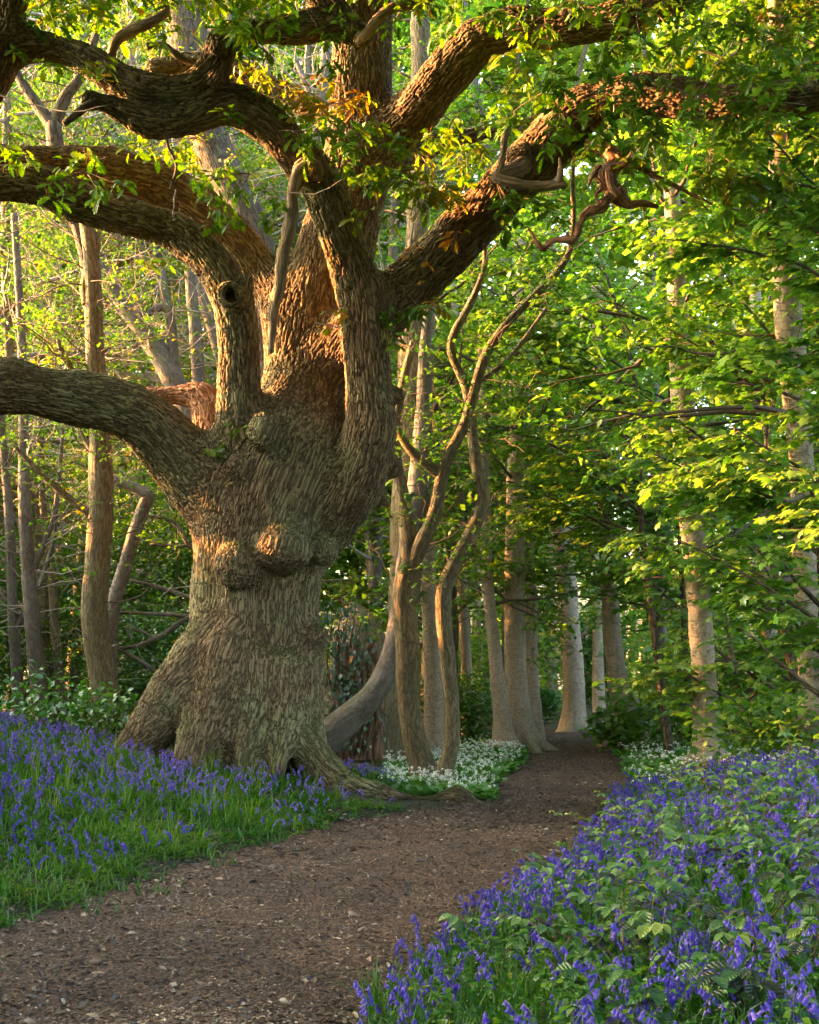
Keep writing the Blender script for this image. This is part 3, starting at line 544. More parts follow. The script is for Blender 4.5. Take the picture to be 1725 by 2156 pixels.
# --- sycamore understorey on the right: stems sweep up and to the left, leaves in tiers
syc_lab = ['sycamore sapling at the right edge whose long bough crosses before the tallest grey beech', 'sycamore sapling nearest the right bluebell bank with low tiers of leaves', 'sycamore sapling fanning its stems over the right bank halfway up the picture', 'sycamore sapling behind the right bank with leaves hanging by the leaning beech', 'slender sycamore sapling high up under the long right oak limb', 'sycamore sapling filling the space right of the two slim curved trees', 'sycamore sapling overhanging the bend of the path', 'sycamore sapling deep on the right between grey beech trunks', 'sycamore sapling beyond the slim curved trees with pale lit tiers', 'sycamore sapling reaching down to the ramsons right of the path', 'tall sycamore sapling behind the hanging orange snag', 'sycamore sapling left of the twin beech at the path side']
def sapling(i, bx, by, Hh, lean, n_stem, dens, sz, tint, zlo=.8, zone=1.0):
    b = np.array([bx, by, h1(bx, by) - .1]); t = Tree('sycamore_sapling', syc_lab[i], 'tree', 'sycamore saplings beside the path', b, 100 + i, 'dark', 'syc'); R = t.rng
    tr = wander(R, b, (lean, 0, 1), Hh, 9, .08, .02); tr = catmull(with_r(tr, .075, .02), .15); t.trunk3(tr, 9)
    for k in range(n_stem):
        u = (k + R.uniform(.2, .8)) / n_stem; z = zlo + (Hh * .92 - zlo) * u; j = np.argmin(np.abs(tr[:, 2] - b[2] - z)); a = math.radians(R.uniform(150, 210) if R.random() < .72 else R.uniform(-60, 60))
        L = R.uniform(1.8, 3.4) * zone * (1 - .35 * u); d = np.array([math.cos(a), math.sin(a) * .8, R.uniform(.45, .95)])
        st = wander(R, tr[j, :3], d, L, 8, .09, -.035); sm = catmull(with_r(st, min(.032, tr[j, 3] * .7), .006), .12); t.T.tube(sm, 6, .05, seed=k)
        ns = int(L * dens)
        for m in range(ns):
            q = int((.12 + .88 * (m + R.random()) / ns) * (len(sm) - 1)); dd = unit(sm[min(q + 1, len(sm) - 1), :3] - sm[q - 1, :3]); sg = R.choice([-1, 1]); hz = unit(np.array([dd[0], dd[1], 0])); lat = np.array([-hz[1], hz[0], 0]) * sg
            t.spray(sm[q, :3], hz * R.uniform(.2, 1) + lat * R.uniform(.3, 1.1) + np.array([0, 0, R.uniform(-.05, .25)]), R.uniform(.35, .85) * zone, sz, tint + R.normal(0, .06), nside=2)
    t.done(PALM)
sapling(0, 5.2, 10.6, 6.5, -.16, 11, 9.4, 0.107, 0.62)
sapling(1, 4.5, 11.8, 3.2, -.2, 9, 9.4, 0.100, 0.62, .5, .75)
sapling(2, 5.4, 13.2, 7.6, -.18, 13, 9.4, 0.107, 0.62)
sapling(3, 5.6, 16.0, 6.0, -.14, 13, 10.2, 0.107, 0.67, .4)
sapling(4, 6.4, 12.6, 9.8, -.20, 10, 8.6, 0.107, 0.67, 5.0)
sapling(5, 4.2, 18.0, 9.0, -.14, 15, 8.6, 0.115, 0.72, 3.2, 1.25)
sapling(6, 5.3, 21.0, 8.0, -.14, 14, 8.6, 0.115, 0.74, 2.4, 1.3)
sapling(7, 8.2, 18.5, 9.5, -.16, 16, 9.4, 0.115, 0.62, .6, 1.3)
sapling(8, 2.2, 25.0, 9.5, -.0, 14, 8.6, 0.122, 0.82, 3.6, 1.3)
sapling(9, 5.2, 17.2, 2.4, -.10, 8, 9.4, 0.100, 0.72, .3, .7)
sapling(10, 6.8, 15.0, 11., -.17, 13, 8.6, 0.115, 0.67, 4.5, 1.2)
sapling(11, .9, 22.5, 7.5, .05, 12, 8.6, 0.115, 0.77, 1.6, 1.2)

# --- the two slim curved trees and their neighbours
t = Tree('slim_tree', 'slim forked brown tree leaning over the ramsons, the left of a curved pair', 'tree', 'slim curved trees beside the oak', gp(885, 15.0), 201, 'sap', 'young')
by = base_px(885, 15.0) + 10
a = t.trunk([(905, by, 14.9, 36), (888, 1610, 15, 28), (868, 1530, 15, 24), (858, 1440, 15, 24), (858, 1350, 15, 26), (848, 1270, 15, 24), (858, 1200, 15, 21), (862, 1150, 15, 20), (850, 1060, 15.1, 17), (835, 980, 15.2, 14), (832, 900, 15.3, 11), (850, 800, 15.4, 9), (870, 720, 15.5, 7)])
c = t.trunk([(862, 1215, 15, 16), (885, 1150, 14.9, 17), (915, 1085, 14.8, 15), (930, 1010, 14.7, 14), (945, 960, 14.6, 12), (978, 895, 14.6, 12), (1000, 820, 14.6, 11), (1022, 750, 14.5, 11), (1060, 690, 14.5, 9), (1115, 632, 14.4, 9), (1160, 588, 14.4, 8), (1195, 540, 14.3, 7), (1208, 470, 14.3, 6), (1206, 380, 14.3, 5), (1210, 300, 14.3, 4)])
d_ = t.trunk([(928, 1000, 14.7, 12), (895, 975, 14.7, 11), (862, 945, 14.7, 9), (838, 905, 14.7, 8), (815, 870, 14.8, 6)])
t.trunk([(1002, 810, 14.6, 5), (1060, 765, 14.7, 6), (1100, 720, 14.8, 5), (1150, 650, 15, 4)])
for cc, n in ((a, 12), (c, 26), (d_, 7)): t.tufts(cc, .3, 1, n, (.4, 1.3), .085, .45, per=5, r0=.009)
t.done(CLUMP)
t = Tree('slim_tree', 'slim single brown tree with an S bend, the right of a curved pair', 'tree', 'slim curved trees beside the oak', gp(935, 14.6), 202, 'sap', 'young')
by = base_px(935, 14.6) + 10
a = t.trunk([(925, by, 14.5, 24), (938, 1625, 14.6, 20), (952, 1560, 14.6, 17), (952, 1480, 14.6, 16), (945, 1400, 14.6, 17), (935, 1310, 14.6, 17), (936, 1240, 14.6, 17), (962, 1180, 14.6, 16), (998, 1110, 14.6, 15), (1018, 1045, 14.6, 14), (1003, 975, 14.7, 13), (996, 920, 14.8, 12), (990, 860, 14.9, 10), (975, 800, 15, 9), (950, 740, 15, 9), (958, 700, 15, 9), (985, 650, 15, 8), (1008, 600, 15, 7), (1022, 550, 15, 6), (1016, 480, 15, 5)])
t.tufts(a, .35, 1, 26, (.4, 1.2), .085, .45, per=5, r0=.009)
t.done(CLUMP)
t = Tree('leaning_tree', 'pale smooth leaning trunk rising from behind the oak foot', 'tree', None, gp(690, 15.4), 203, 'grey', 'young')
t.trunk([(625, 1610, 15.4, 42), (680, 1560, 15.4, 37), (735, 1512, 15.5, 31), (785, 1462, 15.6, 26), (815, 1405, 15.8, 23), (832, 1340, 16, 20), (842, 1260, 16.2, 17), (852, 1180, 16.6, 16), (870, 1080, 16.9, 20), (885, 960, 17, 20), (893, 850, 17, 17), (895, 740, 17, 13), (905, 640, 17, 10)])
t.done()
t = Tree('hollow_trunk', 'broad rough old trunk split and torn behind the leaning trunk', 'tree', None, gp(760, 17.2), 204, 'sap', 'young')
hc = t.trunk([(770, 1640, 17.4, 100), (765, 1560, 17.4, 86), (760, 1450, 17.4, 80), (762, 1370, 17.5, 66), (752, 1310, 17.6, 46), (740, 1275, 17.6, 18)], 22, .3, .08)
hc2 = t.trunk([(845, 1640, 18, 44), (850, 1400, 18, 35), (858, 1100, 18, 36), (868, 900, 18, 38), (872, 750, 18, 34), (880, 500, 18, 27), (885, 200, 18, 22), (885, -40, 18, 18)], 14, .16); t.tufts(hc2, .25, 1, 34, (.6, 2.4), .085, .6, per=6)
t.tufts(hc, .1, .9, 20, (.5, 1.6), .09, .6, per=5)
o = t.done()
A = Acc(); R = np.random.default_rng(5)
for k in range(7):
    x = 700 + 16 * k; A.tube(pxchain([(x, 1600, 16.72, 12), (x + R.uniform(-5, 5), 1480, 16.78, 11), (x + R.uniform(-8, 8), 1330 + R.uniform(-20, 60), 16.85, 5)]), 7, .5, seed=k)
A.v = [v - np.array(o.location, np.float32) for v in A.v]; q = A.build('torn_wood', M['torn'], o); q['label'] = 'splintered reddish heartwood'
A = Acc(); n = 520; px = R.normal(728, 34, n); pyy = R.uniform(1270, 1570, n); dd = 16.62 - .0 * px
pos = np.array([P(a, b, c) for a, b, c in zip(px, pyy, dd)]) + R.normal(0, .05, (n, 3))
A.leaves(OVATE, pos, np.stack([R.normal(0, .5, n), R.normal(-.3, .2, n), -np.ones(n)], 1), np.stack([R.normal(0, .4, n), -np.ones(n), R.normal(.3, .3, n)], 1), R.uniform(.05, .10, n), R.random(n), 0)
for k in range(6):
    x = 695 + 15 * k; A.tube(pxchain([(x, 1590, 16.64, 2.5), (x + 12, 1500, 16.6, 2), (x - 6, 1400, 16.62, 2), (x + 8, 1290, 16.65, 1.2)]), 5, 0, 1)
iv = A.build('ivy', [M['ivy'], M['twig']]); tag(iv, 'dark ivy climbing the broad torn trunk', 'ivy')

# --- beeches and other trunks
beech_spec = [  # label, base px, depth, trunk chain (py, px, r), seed
 ('pocked grey beech just right of the slim curved pair foot', 912, 18.5, [(1575, 912, 26), (1500, 914, 22), (1400, 912, 20), (1290, 905, 18), (1150, 898, 17), (1000, 895, 15), (850, 900, 12), (600, 910, 9)]),
 ('thinner knobbly stem of the twin beech beside the path', 1058, 20.5, [(1580, 1062, 25), (1510, 1058, 20), (1430, 1048, 16), (1350, 1040, 14), (1260, 1030, 13), (1100, 1022, 12), (900, 1018, 10), (650, 1012, 7)]),
 ('thick fluted beech of the twin at the left of the path', 1090, 21, [(1585, 1095, 40), (1510, 1092, 31), (1430, 1086, 25), (1340, 1085, 23), (1200, 1084, 22), (1000, 1088, 21), (800, 1090, 18), (500, 1095, 14)]),
 ('shaded beech half hidden behind the twin beech', 1128, 22.5, [(1570, 1128, 20), (1450, 1122, 15), (1300, 1118, 14), (1100, 1112, 12), (800, 1108, 9)]),
 ('straight pale beech standing at the far bend of the path', 1205, 27, [(1545, 1206, 29), (1490, 1209, 25), (1400, 1206, 23), (1300, 1198, 22), (1200, 1192, 22), (1050, 1180, 20), (850, 1170, 18), (500, 1160, 13)]),
 ('leaning beech right of the path with a leafy base', 1315, 22, [(1585, 1325, 32), (1510, 1315, 27), (1440, 1302, 22), (1360, 1292, 19), (1250, 1284, 18), (1100, 1275, 16), (900, 1265, 14), (600, 1255, 10)]),
 ('grey beech behind leaves in the middle of the right wood', 1480, 16, [(1560, 1490, 32), (1450, 1485, 26), (1300, 1475, 25), (1150, 1462, 25), (1000, 1448, 25), (850, 1438, 25), (700, 1430, 22), (400, 1415, 16)]),
 ('thin beech right of the grey one in the right wood', 1610, 21, [(1540, 1625, 22), (1300, 1615, 17), (1100, 1608, 16), (900, 1600, 15), (600, 1590, 12)]),
 ('tall grey beech near the right edge with an eye shaped scar', 1690, 13.6, [(1560, 1712, 32), (1400, 1706, 25), (1200, 1695, 24), (1000, 1690, 25), (800, 1672, 28), (650, 1660, 28), (500, 1648, 25), (300, 1640, 22), (100, 1636, 18), (-50, 1632, 15)]),
 ('distant beech seen between the path bend and leaning beech', 1262, 34, [(1520, 1262, 12), (1300, 1258, 10), (1000, 1255, 8)]),
 ('distant thin trunk just left of the pale path bend beech', 1165, 36, [(1525, 1165, 10), (1300, 1162, 8), (1000, 1158, 7)]),
 ('reddish trunk behind the leaves right of the leaning beech', 1400, 24, [(1560, 1400, 16), (1400, 1395, 13), (1200, 1388, 12), (900, 1380, 10)]),
 ('background beech between the slim pair and twin beech', 985, 25, [(1560, 990, 14), (1400, 982, 12), (1200, 972, 11), (900, 965, 9), (600, 955, 7)]),
 ('slender far trunk just left of the twin beech', 1010, 30, [(1540, 1012, 9), (1300, 1006, 8), (1000, 1000, 7)]),
 ('leaning grey trunk above the slim pair in the background', 1075, 26, [(1540, 1068, 12), (1200, 1072, 14), (950, 1070, 15), (750, 1078, 15), (600, 1080, 13), (400, 1040, 11), (100, 985, 9), (-50, 975, 8)]),
 ('pale thin trunk high above the slim curved pair', 925, 24, [(1560, 900, 14), (1100, 905, 12), (700, 892, 12), (400, 885, 12), (100, 880, 10), (-50, 878, 9)]),
]
for i, (lab, bx, d, chn) in enumerate(beech_spec):
    t = Tree('beech_tree', lab, 'tree', 'beech trees of the wood', gp(bx, d), 300 + i, 'beech' if i not in (11, 14) else 'grey', 'syc'); L_ = [(x, y, d, r) for y, x, r in chn]
    yb = base_px(bx, d); L_ = [(L_[0][0], yb + 12, d, L_[0][3] * 1.25)] + [q for q in L_ if q[1] < yb - 8]
    c = t.trunk(L_, 14, .07); R = t.rng
    if L_[0][3] > 28:      # buttress roots
        for k in range(6):
            a = k * 1.05 + R.uniform(-.2, .2); r = c[0, 3] * (.55 if d > 25 else .9); q = np.array([[0, 0, .55], [.6 * r / .3 * .3, 0, .22], [1.5 * r, 0, -.02], [2.3 * r, 0, -.15]]) ; ca, sa = math.cos(a), math.sin(a)
            pts = np.stack([c[1, 0] + q[:, 0] * ca, c[1, 1] + q[:, 0] * sa, h1(c[1, 0], c[1, 1]) + q[:, 2]], 1); t.T.tube(catmull(np.hstack([pts, np.array([.55, .45, .3, .12])[:, None] * r]), .06), 8, .15)
    top = c[-1, 2]; lo = .35 if d < 30 else .2
    t.tufts(c, lo, 1, 26 if d < 24 else 30, (1.0, 3.2), .16 if d < 24 else .2, .55, per=7, r0=.02, sp=.5)
    t.done(CLUMP)
# --- left trees, brown and pale, with very young leaves
def lt(name, lab, bx, d, chains, seed, bark, n, Lr, sz=.075, tint=.55, per=4, twig='pale_twig', grp='trees left of the oak', lo=.2, r0=.012, leaf='young'):
    t = Tree(name, lab, 'tree', grp, gp(bx, d), seed, bark, leaf, twig); first = True
    for L_ in chains:
        L2 = [(x, y, d + dz, r) for x, y, r, dz in [(q + (0,))[:4] for q in L_]]
        if first: yb = base_px(bx, d); L2 = [(L2[0][0], yb + 10, d, L2[0][3] * 1.15)] + [q for q in L2 if q[1] < yb - 5]
        c = t.trunk(L2, 11, .08); t.tufts(c, lo if first else .1, 1, n if first else max(3, n // 2), Lr, sz, tint, per=per, r0=r0); first = False
    t.done(CLUMP); return t
lt('young_oak', 'straight brown young oak just left of the old oak', 220, 15, [[(235, 1540, 34), (215, 1420, 29), (200, 1300, 28), (206, 1180, 27), (215, 1060, 25), (212, 960, 24), (208, 860, 22), (202, 760, 20), (198, 660, 19), (194, 560, 18), (188, 500, 16), (175, 440, 12), (165, 380, 8)], [(192, 1085, 9), (140, 1045, 8), (90, 1000, 7), (45, 955, 5), (20, 925, 3)], [(205, 975, 10), (190, 940, 9), (175, 915, 8), (165, 890, 6)], [(185, 640, 12), (180, 600, 12), (195, 550, 10), (205, 520, 8), (205, 490, 5)], [(150, 780, 8), (130, 740, 7), (122, 715, 4)], [(178, 770, 5), (210, 745, 5), (225, 735, 3)]], 401, 'sap', 20, (.5, 1.6), twig='twig')
lt('leaning_dead_tree', 'pale grey elbowed dead stem beside the straight brown young oak', 232, 16.2, [[(232, 1400, 16), (238, 1280, 15), (262, 1200, 15), (285, 1120, 14), (308, 1055, 14), (318, 1040, 9)], [(312, 1045, 14), (280, 1025, 12), (235, 1008, 11)]], 402, 'grey', 3, (.4, 1.0))
lt('slim_grey_tree', 'slim grey tree near the left edge with a smooth stem', 70, 18, [[(85, 1500, 18), (72, 1350, 17), (60, 1200, 15), (52, 1060, 13), (50, 900, 11), (45, 700, 9), (30, 450, 7)], [(62, 1220, 7), (95, 1140, 6), (115, 1080, 5), (128, 960, 4), (135, 850, 3)]], 403, 'grey', 26, (.8, 2.2))
lt('slim_grey_tree', 'thin grey stem right against the left edge', 35, 19, [[(40, 1500, 13), (28, 1300, 11), (20, 1100, 10), (8, 950, 8), (-5, 800, 7)], [(30, 1330, 8), (75, 1250, 6), (110, 1150, 5), (120, 1050, 4)]], 404, 'grey', 22, (.8, 2.2))
lt('slim_grey_tree', 'reddish thin stem between the grey stem and the brown young oak', 120, 20, [[(135, 1500, 11), (118, 1350, 10), (108, 1200, 9), (90, 1050, 7), (85, 800, 6)]], 405, 'sap', 20, (.8, 2.0))
lt('leaning_grey_tree', 'thick grey trunk leaning left behind the pink broken stub', 440, 19, [[(470, 1250, 32), (430, 1000, 30), (400, 880, 28), (370, 810, 25), (335, 745, 23), (290, 680, 21), (235, 600, 18), (190, 520, 14), (150, 430, 10)], [(345, 770, 12), (320, 735, 12), (300, 690, 10), (270, 670, 7), (235, 640, 5)], [(370, 800, 12), (350, 650, 9), (260, 700, 6)]], 406, 'grey', 20, (.8, 2.4), lo=.4)
lt('slim_grey_tree', 'lichen spotted straight stem behind the hollow limb', 418, 21, [[(440, 1400, 14), (425, 1000, 14), (418, 800, 14), (410, 680, 13), (402, 600, 12), (395, 500, 9), (385, 350, 7)]], 407, 'grey', 22, (.8, 2.4), lo=.35)
lt('slim_grey_tree', 'pale straight stem between the mossy limb and the front limb', 350, 22, [[(500, 1400, 13), (490, 900, 13), (420, 600, 12), (360, 420, 12), (354, 330, 11), (350, 200, 9)]], 408, 'grey', 24, (.8, 2.6), lo=.4)
lt('forked_tree', 'dark forked tree behind the crossing limb at the upper left', 118, 16.5, [[(205, 1480, 16), (205, 1200, 16), (200, 900, 16), (185, 560, 16), (128, 370, 18), (112, 260, 17)], [(112, 265, 15), (85, 230, 13), (50, 180, 11), (25, 130, 9), (0, 60, 7)], [(115, 262, 14), (140, 200, 12), (170, 160, 10), (200, 80, 8), (215, 0, 6)]], 409, 'dark', 18, (.6, 2.0), lo=.6, twig='twig')
lt('ivy_clad_tree', 'dark orange lit trunk behind the crossed limbs at the top', 395, 19, [[(560, 1400, 34), (570, 900, 36), (540, 520, 38), (450, 320, 40), (400, 130, 44), (390, -60, 42)]], 410, 'dark', 34, (.5, 1.6), .09, .9, 6, 'twig', lo=.7)
lt('slim_grey_tree', 'slender pale fork beside the upright oak limb top', 670, 21, [[(600, 1400, 10), (640, 800, 11), (668, 300, 12), (680, 180, 11), (690, 60, 9)], [(665, 260, 8), (645, 180, 7), (620, 120, 5)]], 411, 'grey', 24, (.8, 2.4), lo=.5)
for i, (bx, d, tx, r, lab) in enumerate([(-40, 24, -20, 16, 'background tree past the left edge stems with golden young leaves'), (150, 26, 175, 15, 'background tree seen behind the straight brown young oak'), (300, 24, 270, 14, 'background tree between the brown young oak and the old oak'), (500, 27, 560, 13, 'background tree behind the old oak limbs'), (620, 24, 650, 12, 'background tree behind the upright oak limb'), (20, 30, 60, 14, 'farther background tree at the far left'), (240, 31, 330, 13, 'farther background tree above the lowest oak limb'), (420, 33, 480, 13, 'farther background tree behind the knot hole limb'), (780, 29, 800, 16, 'background tree above the broad torn trunk'), (90, 21, 20, 13, 'leaning tree with pale branches over the lowest oak limb')]):
    yb = 1520; R = np.random.default_rng(900 + i); ch_ = [[(bx, yb, r), ((bx * .7 + tx * .3) + R.uniform(-45, 45), 1150, r * .9), ((bx + tx) / 2 + R.uniform(-90, 90), 750, r * .75), (tx + R.uniform(-40, 40), 350, r * .65), (tx, -30, r * .45)]]
    for k in range(5):
        y0 = R.uniform(250, 1150); x0 = np.interp(y0, [-30, 350, 750, 1150, 1520], [q[0] for q in ch_[0][::-1]]); sg = R.choice([-1, 1]); ch_.append([(x0, y0, r * .45, 0), (x0 + sg * 70, y0 - R.uniform(-20, 60), r * .4, R.uniform(-.5, .5)), (x0 + sg * 150, y0 - R.uniform(20, 110), r * .3, R.uniform(-1, 1)), (x0 + sg * 240, y0 - R.uniform(20, 190), r * .15, R.uniform(-1, 1))])
    lt('background_tree', lab, bx, d, ch_, 420 + i, 'sap' if i % 2 else 'grey', 56, (1.2, 3.8), .12, .5, 7, lo=.1, r0=.034, grp='background trees with young leaves')

lt('bare_sapling', 'thin dark bare branches reaching left from behind the old oak trunk', 440, 16.4, [[(445, 1500, 9), (430, 1380, 9), (420, 1250, 8), (412, 1120, 7), (405, 1050, 4)], [(425, 1265, 5), (390, 1255, 5), (340, 1238, 4.5), (276, 1222, 3)], [(425, 1300, 5), (380, 1296, 4.5), (320, 1292, 4), (234, 1290, 3)], [(425, 1290, 6), (391, 1303, 6), (345, 1335, 5), (295, 1358, 4.5), (243, 1366, 3)], [(325, 1345, 3), (300, 1330, 3), (260, 1322, 2)], [(420, 1440, 6), (340, 1420, 6), (309, 1400, 5), (243, 1362, 4)], [(415, 1160, 5), (400, 1150, 5.5), (375, 1110, 5), (350, 1092, 5), (315, 1086, 4)], [(412, 1148, 4), (370, 1150, 3.5), (317, 1146, 3)], [(412, 1350, 4), (300, 1475, 6), (245, 1500, 5), (225, 1505, 4)]], 460, 'grey', 7, (.3, .9), .07, .5, 4)
# --- shrubs
def shrub(name, lab, x, y, rx, rz, n, sz, seed, leaf='holly', tint=.5, shape=CLUMP, grp='low green shrubs', stems=8, ry=None):
    R = np.random.default_rng(seed); z0 = h1(x, y); o = thing(name, lab, 'shrub', (x, y, z0), grp); A = Acc(); ry = ry or rx * .7
    for k in range(stems):
        a = R.uniform(0, 6.28); q = wander(R, (0, 0, -.05), (math.cos(a) * .6, math.sin(a) * .6, 1), rz * R.uniform(.7, 1.1), 6, .15, 0); A.tube(with_r(q, .016, .005), 5, .05)
    A.build('stems', M['twig'], o); A = Acc(); u = unit(R.normal(0, 1, (n, 3))) * (R.random((n, 1)) ** .45); q = u * np.array([rx, ry, rz * .55]) + [0, 0, rz * .55]
    k = 1 + .35 * vnoise(q * 1.6 + seed, seed)[:, None]; q = q * k; q[:, 2] = np.maximum(q[:, 2], .03)
    a = R.uniform(0, 6.28, n); A.leaves(shape, q, np.stack([np.cos(a), np.sin(a), R.uniform(-.7, .2, n)], 1), np.array([0, 0, 1]) + R.normal(0, .45, (n, 3)), sz * R.uniform(.6, 1.2, n), np.clip(tint + .25 * vnoise(q * 2.3, seed + 1) + R.normal(0, .15, n), 0, 1), 0)
    A.build('foliage', M[leaf], o); return o
def spx(px, d): return (px - CX) / F * d
shrub('leafy_shrub', 'leafy green bush at the foot of the leaning beech', spx(1300, 20.5), 20.5, .55, .85, 500, .13, 1, 'syc', .5, PALM)
shrub('bramble_bush', 'dark green bramble bush left of the straight brown young oak', spx(110, 13.6), 13.6, 1.0, .75, 700, .10, 2, 'holly', .6, OVATE)
shrub('bramble_bush', 'dark leafy bramble in front of the straight brown young oak', spx(215, 14.0), 14.0, .55, .95, 300, .11, 3, 'holly', .65, OVATE)
shrub('holly_bush', 'deep green holly bush between the brown young oak and the old oak flare', spx(330, 18.5), 18.5, 1.5, 2.2, 3200, .09, 4, 'holly', .5)
shrub('holly_bush', 'bright green shrub behind the pale elbowed stem', spx(345, 22), 22, 1.8, 5.0, 4200, .12, 5, 'holly', .75)
shrub('holly_bush', 'green shrub behind the thin stems at the far left', spx(30, 22), 22, 2.2, 3.4, 3600, .12, 6, 'syc', .45)
shrub('holly_bush', 'low green shrub behind the pocked grey beech', spx(960, 24), 24, 1.6, 1.3, 1800, .12, 7, 'holly', .7)
shrub('holly_bush', 'low dark shrub left of the path bend', spx(1135, 30), 30, .8, 1.0, 900, .12, 8, 'holly', .7)
shrub('holly_bush', 'ivy dark thicket behind the path bend', spx(1262, 36), 36, 1.0, 2.6, 2600, .14, 9, 'holly', .6)
shrub('holly_bush', 'green shrub behind the right ramsons patch', spx(1440, 19.5), 19.5, 1.4, 1.4, 1500, .12, 10, 'syc', .4, PALM)
shrub('holly_bush', 'green shrub above the bluebells at the right edge', spx(1640, 13.6), 13.6, 1.1, .95, 900, .11, 11, 'syc', .45, PALM)
shrub('holly_bush', 'low shrub behind the old oak right foot', spx(700, 20), 20, 1.3, 1.2, 1300, .11, 12, 'young', .3)
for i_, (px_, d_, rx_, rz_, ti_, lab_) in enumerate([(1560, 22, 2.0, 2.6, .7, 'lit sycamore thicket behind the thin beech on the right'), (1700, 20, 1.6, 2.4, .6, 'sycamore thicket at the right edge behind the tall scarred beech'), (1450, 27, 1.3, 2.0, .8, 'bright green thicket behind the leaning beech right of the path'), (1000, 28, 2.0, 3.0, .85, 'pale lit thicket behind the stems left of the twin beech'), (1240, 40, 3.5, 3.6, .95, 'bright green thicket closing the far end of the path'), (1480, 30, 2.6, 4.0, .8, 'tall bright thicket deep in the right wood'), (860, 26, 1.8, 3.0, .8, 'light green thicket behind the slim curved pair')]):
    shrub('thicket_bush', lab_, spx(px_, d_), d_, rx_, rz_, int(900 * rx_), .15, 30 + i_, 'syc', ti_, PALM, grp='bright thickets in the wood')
o = shrub('tree_stump', 'mossy brown stump at the top of the right bluebell bank', spx(1490, 13.2), 13.2, .3, .12, 30, .05, 13, 'holly', .3, grp='stump'); 
A = Acc(); A.tube(catmull([(0, 0, -.1, .26), (0, 0, .06, .20), (.02, 0, .16, .17), (.03, 0, .24, .10)], .05), 14, .25); A.build('stump_wood', M['dark'], o)

# --- the wood beyond: one mass of far trees
def mass(name, lab, xs, ys, zs, n, sz, seed, leaf, tint, trunks, shape=CLUMP9, tw='grey', dens=None):
    R = np.random.default_rng(seed); A = Acc(); q = np.stack([R.uniform(*xs, n * 3), R.uniform(*ys, n * 3), R.uniform(*zs, n * 3)], 1)
    k = vnoise(q * .32, seed) + .5 * vnoise(q * .9, seed + 1)
    if dens is not None: k = k + dens(q)
    q = q[k > -.12][:n]; n = len(q); a = R.uniform(0, 6.28, n)
    A.leaves(shape, q, np.stack([np.cos(a), np.sin(a), R.uniform(-.6, .3, n)], 1), np.array([0, 0, 1]) + R.normal(0, .45, (n, 3)), sz * R.uniform(.6, 1.3, n), np.clip(tint + .3 * vnoise(q * .5, seed + 3) + R.normal(0, .15, n), 0, 1), 0)
    for k in range(trunks):
        x, y = R.uniform(*xs), R.uniform(*ys); c = wander(R, (x, y, -.2), (R.normal(0, .08), 0, 1), zs[1] * .95, 8, .04, .03); A.tube(with_r(c, R.uniform(.1, .28), .05), 7, .08, 1)
        for m in range(5):
            i = R.integers(2, 8); q2 = wander(R, c[i], (R.choice([-1, 1]), R.normal(0, .4), R.uniform(.2, .9)), R.uniform(2, 5), 5, .15, 0); A.tube(with_r(q2, .06, .015), 4, 0, 1)
    o = A.build(name, [M[leaf], M[tw]]); tag(o, lab, 'woodland', kind='stuff'); return o
mass('far_wood', 'far wood closing the view behind the beeches', (-42, 60), (38, 64), (0, 35), 44000, .55, 50, 'syc', 1.0, 60, dens=lambda q: -.45 * smooth(7, 2.5, q[:, 2]))
mass('left_wood', 'pale young wood behind the left of the oak', (-34, 2), (34, 50), (0, 30), 26000, .32, 51, 'young', .6, 12, tw='sap', dens=lambda q: -.25 * smooth(6, 2.5, q[:, 2]))
# unseen leaf masses left of frame, added to block and dapple the low sun
mass('thicket', 'unseen thicket added past the left edge to shade the ground', (-16.5, -10.5), (-6, 26), (0, 5.6), 17500, .42, 52, 'holly', .4, 16)
mass('side_shade_wood', 'unseen crowns added past the left edge to dapple the sun', (-22, -12), (-4, 34), (4, 10), 900, .5, 53, 'young', .4, 10)
print('trees', round(time.time() - T0, 1))
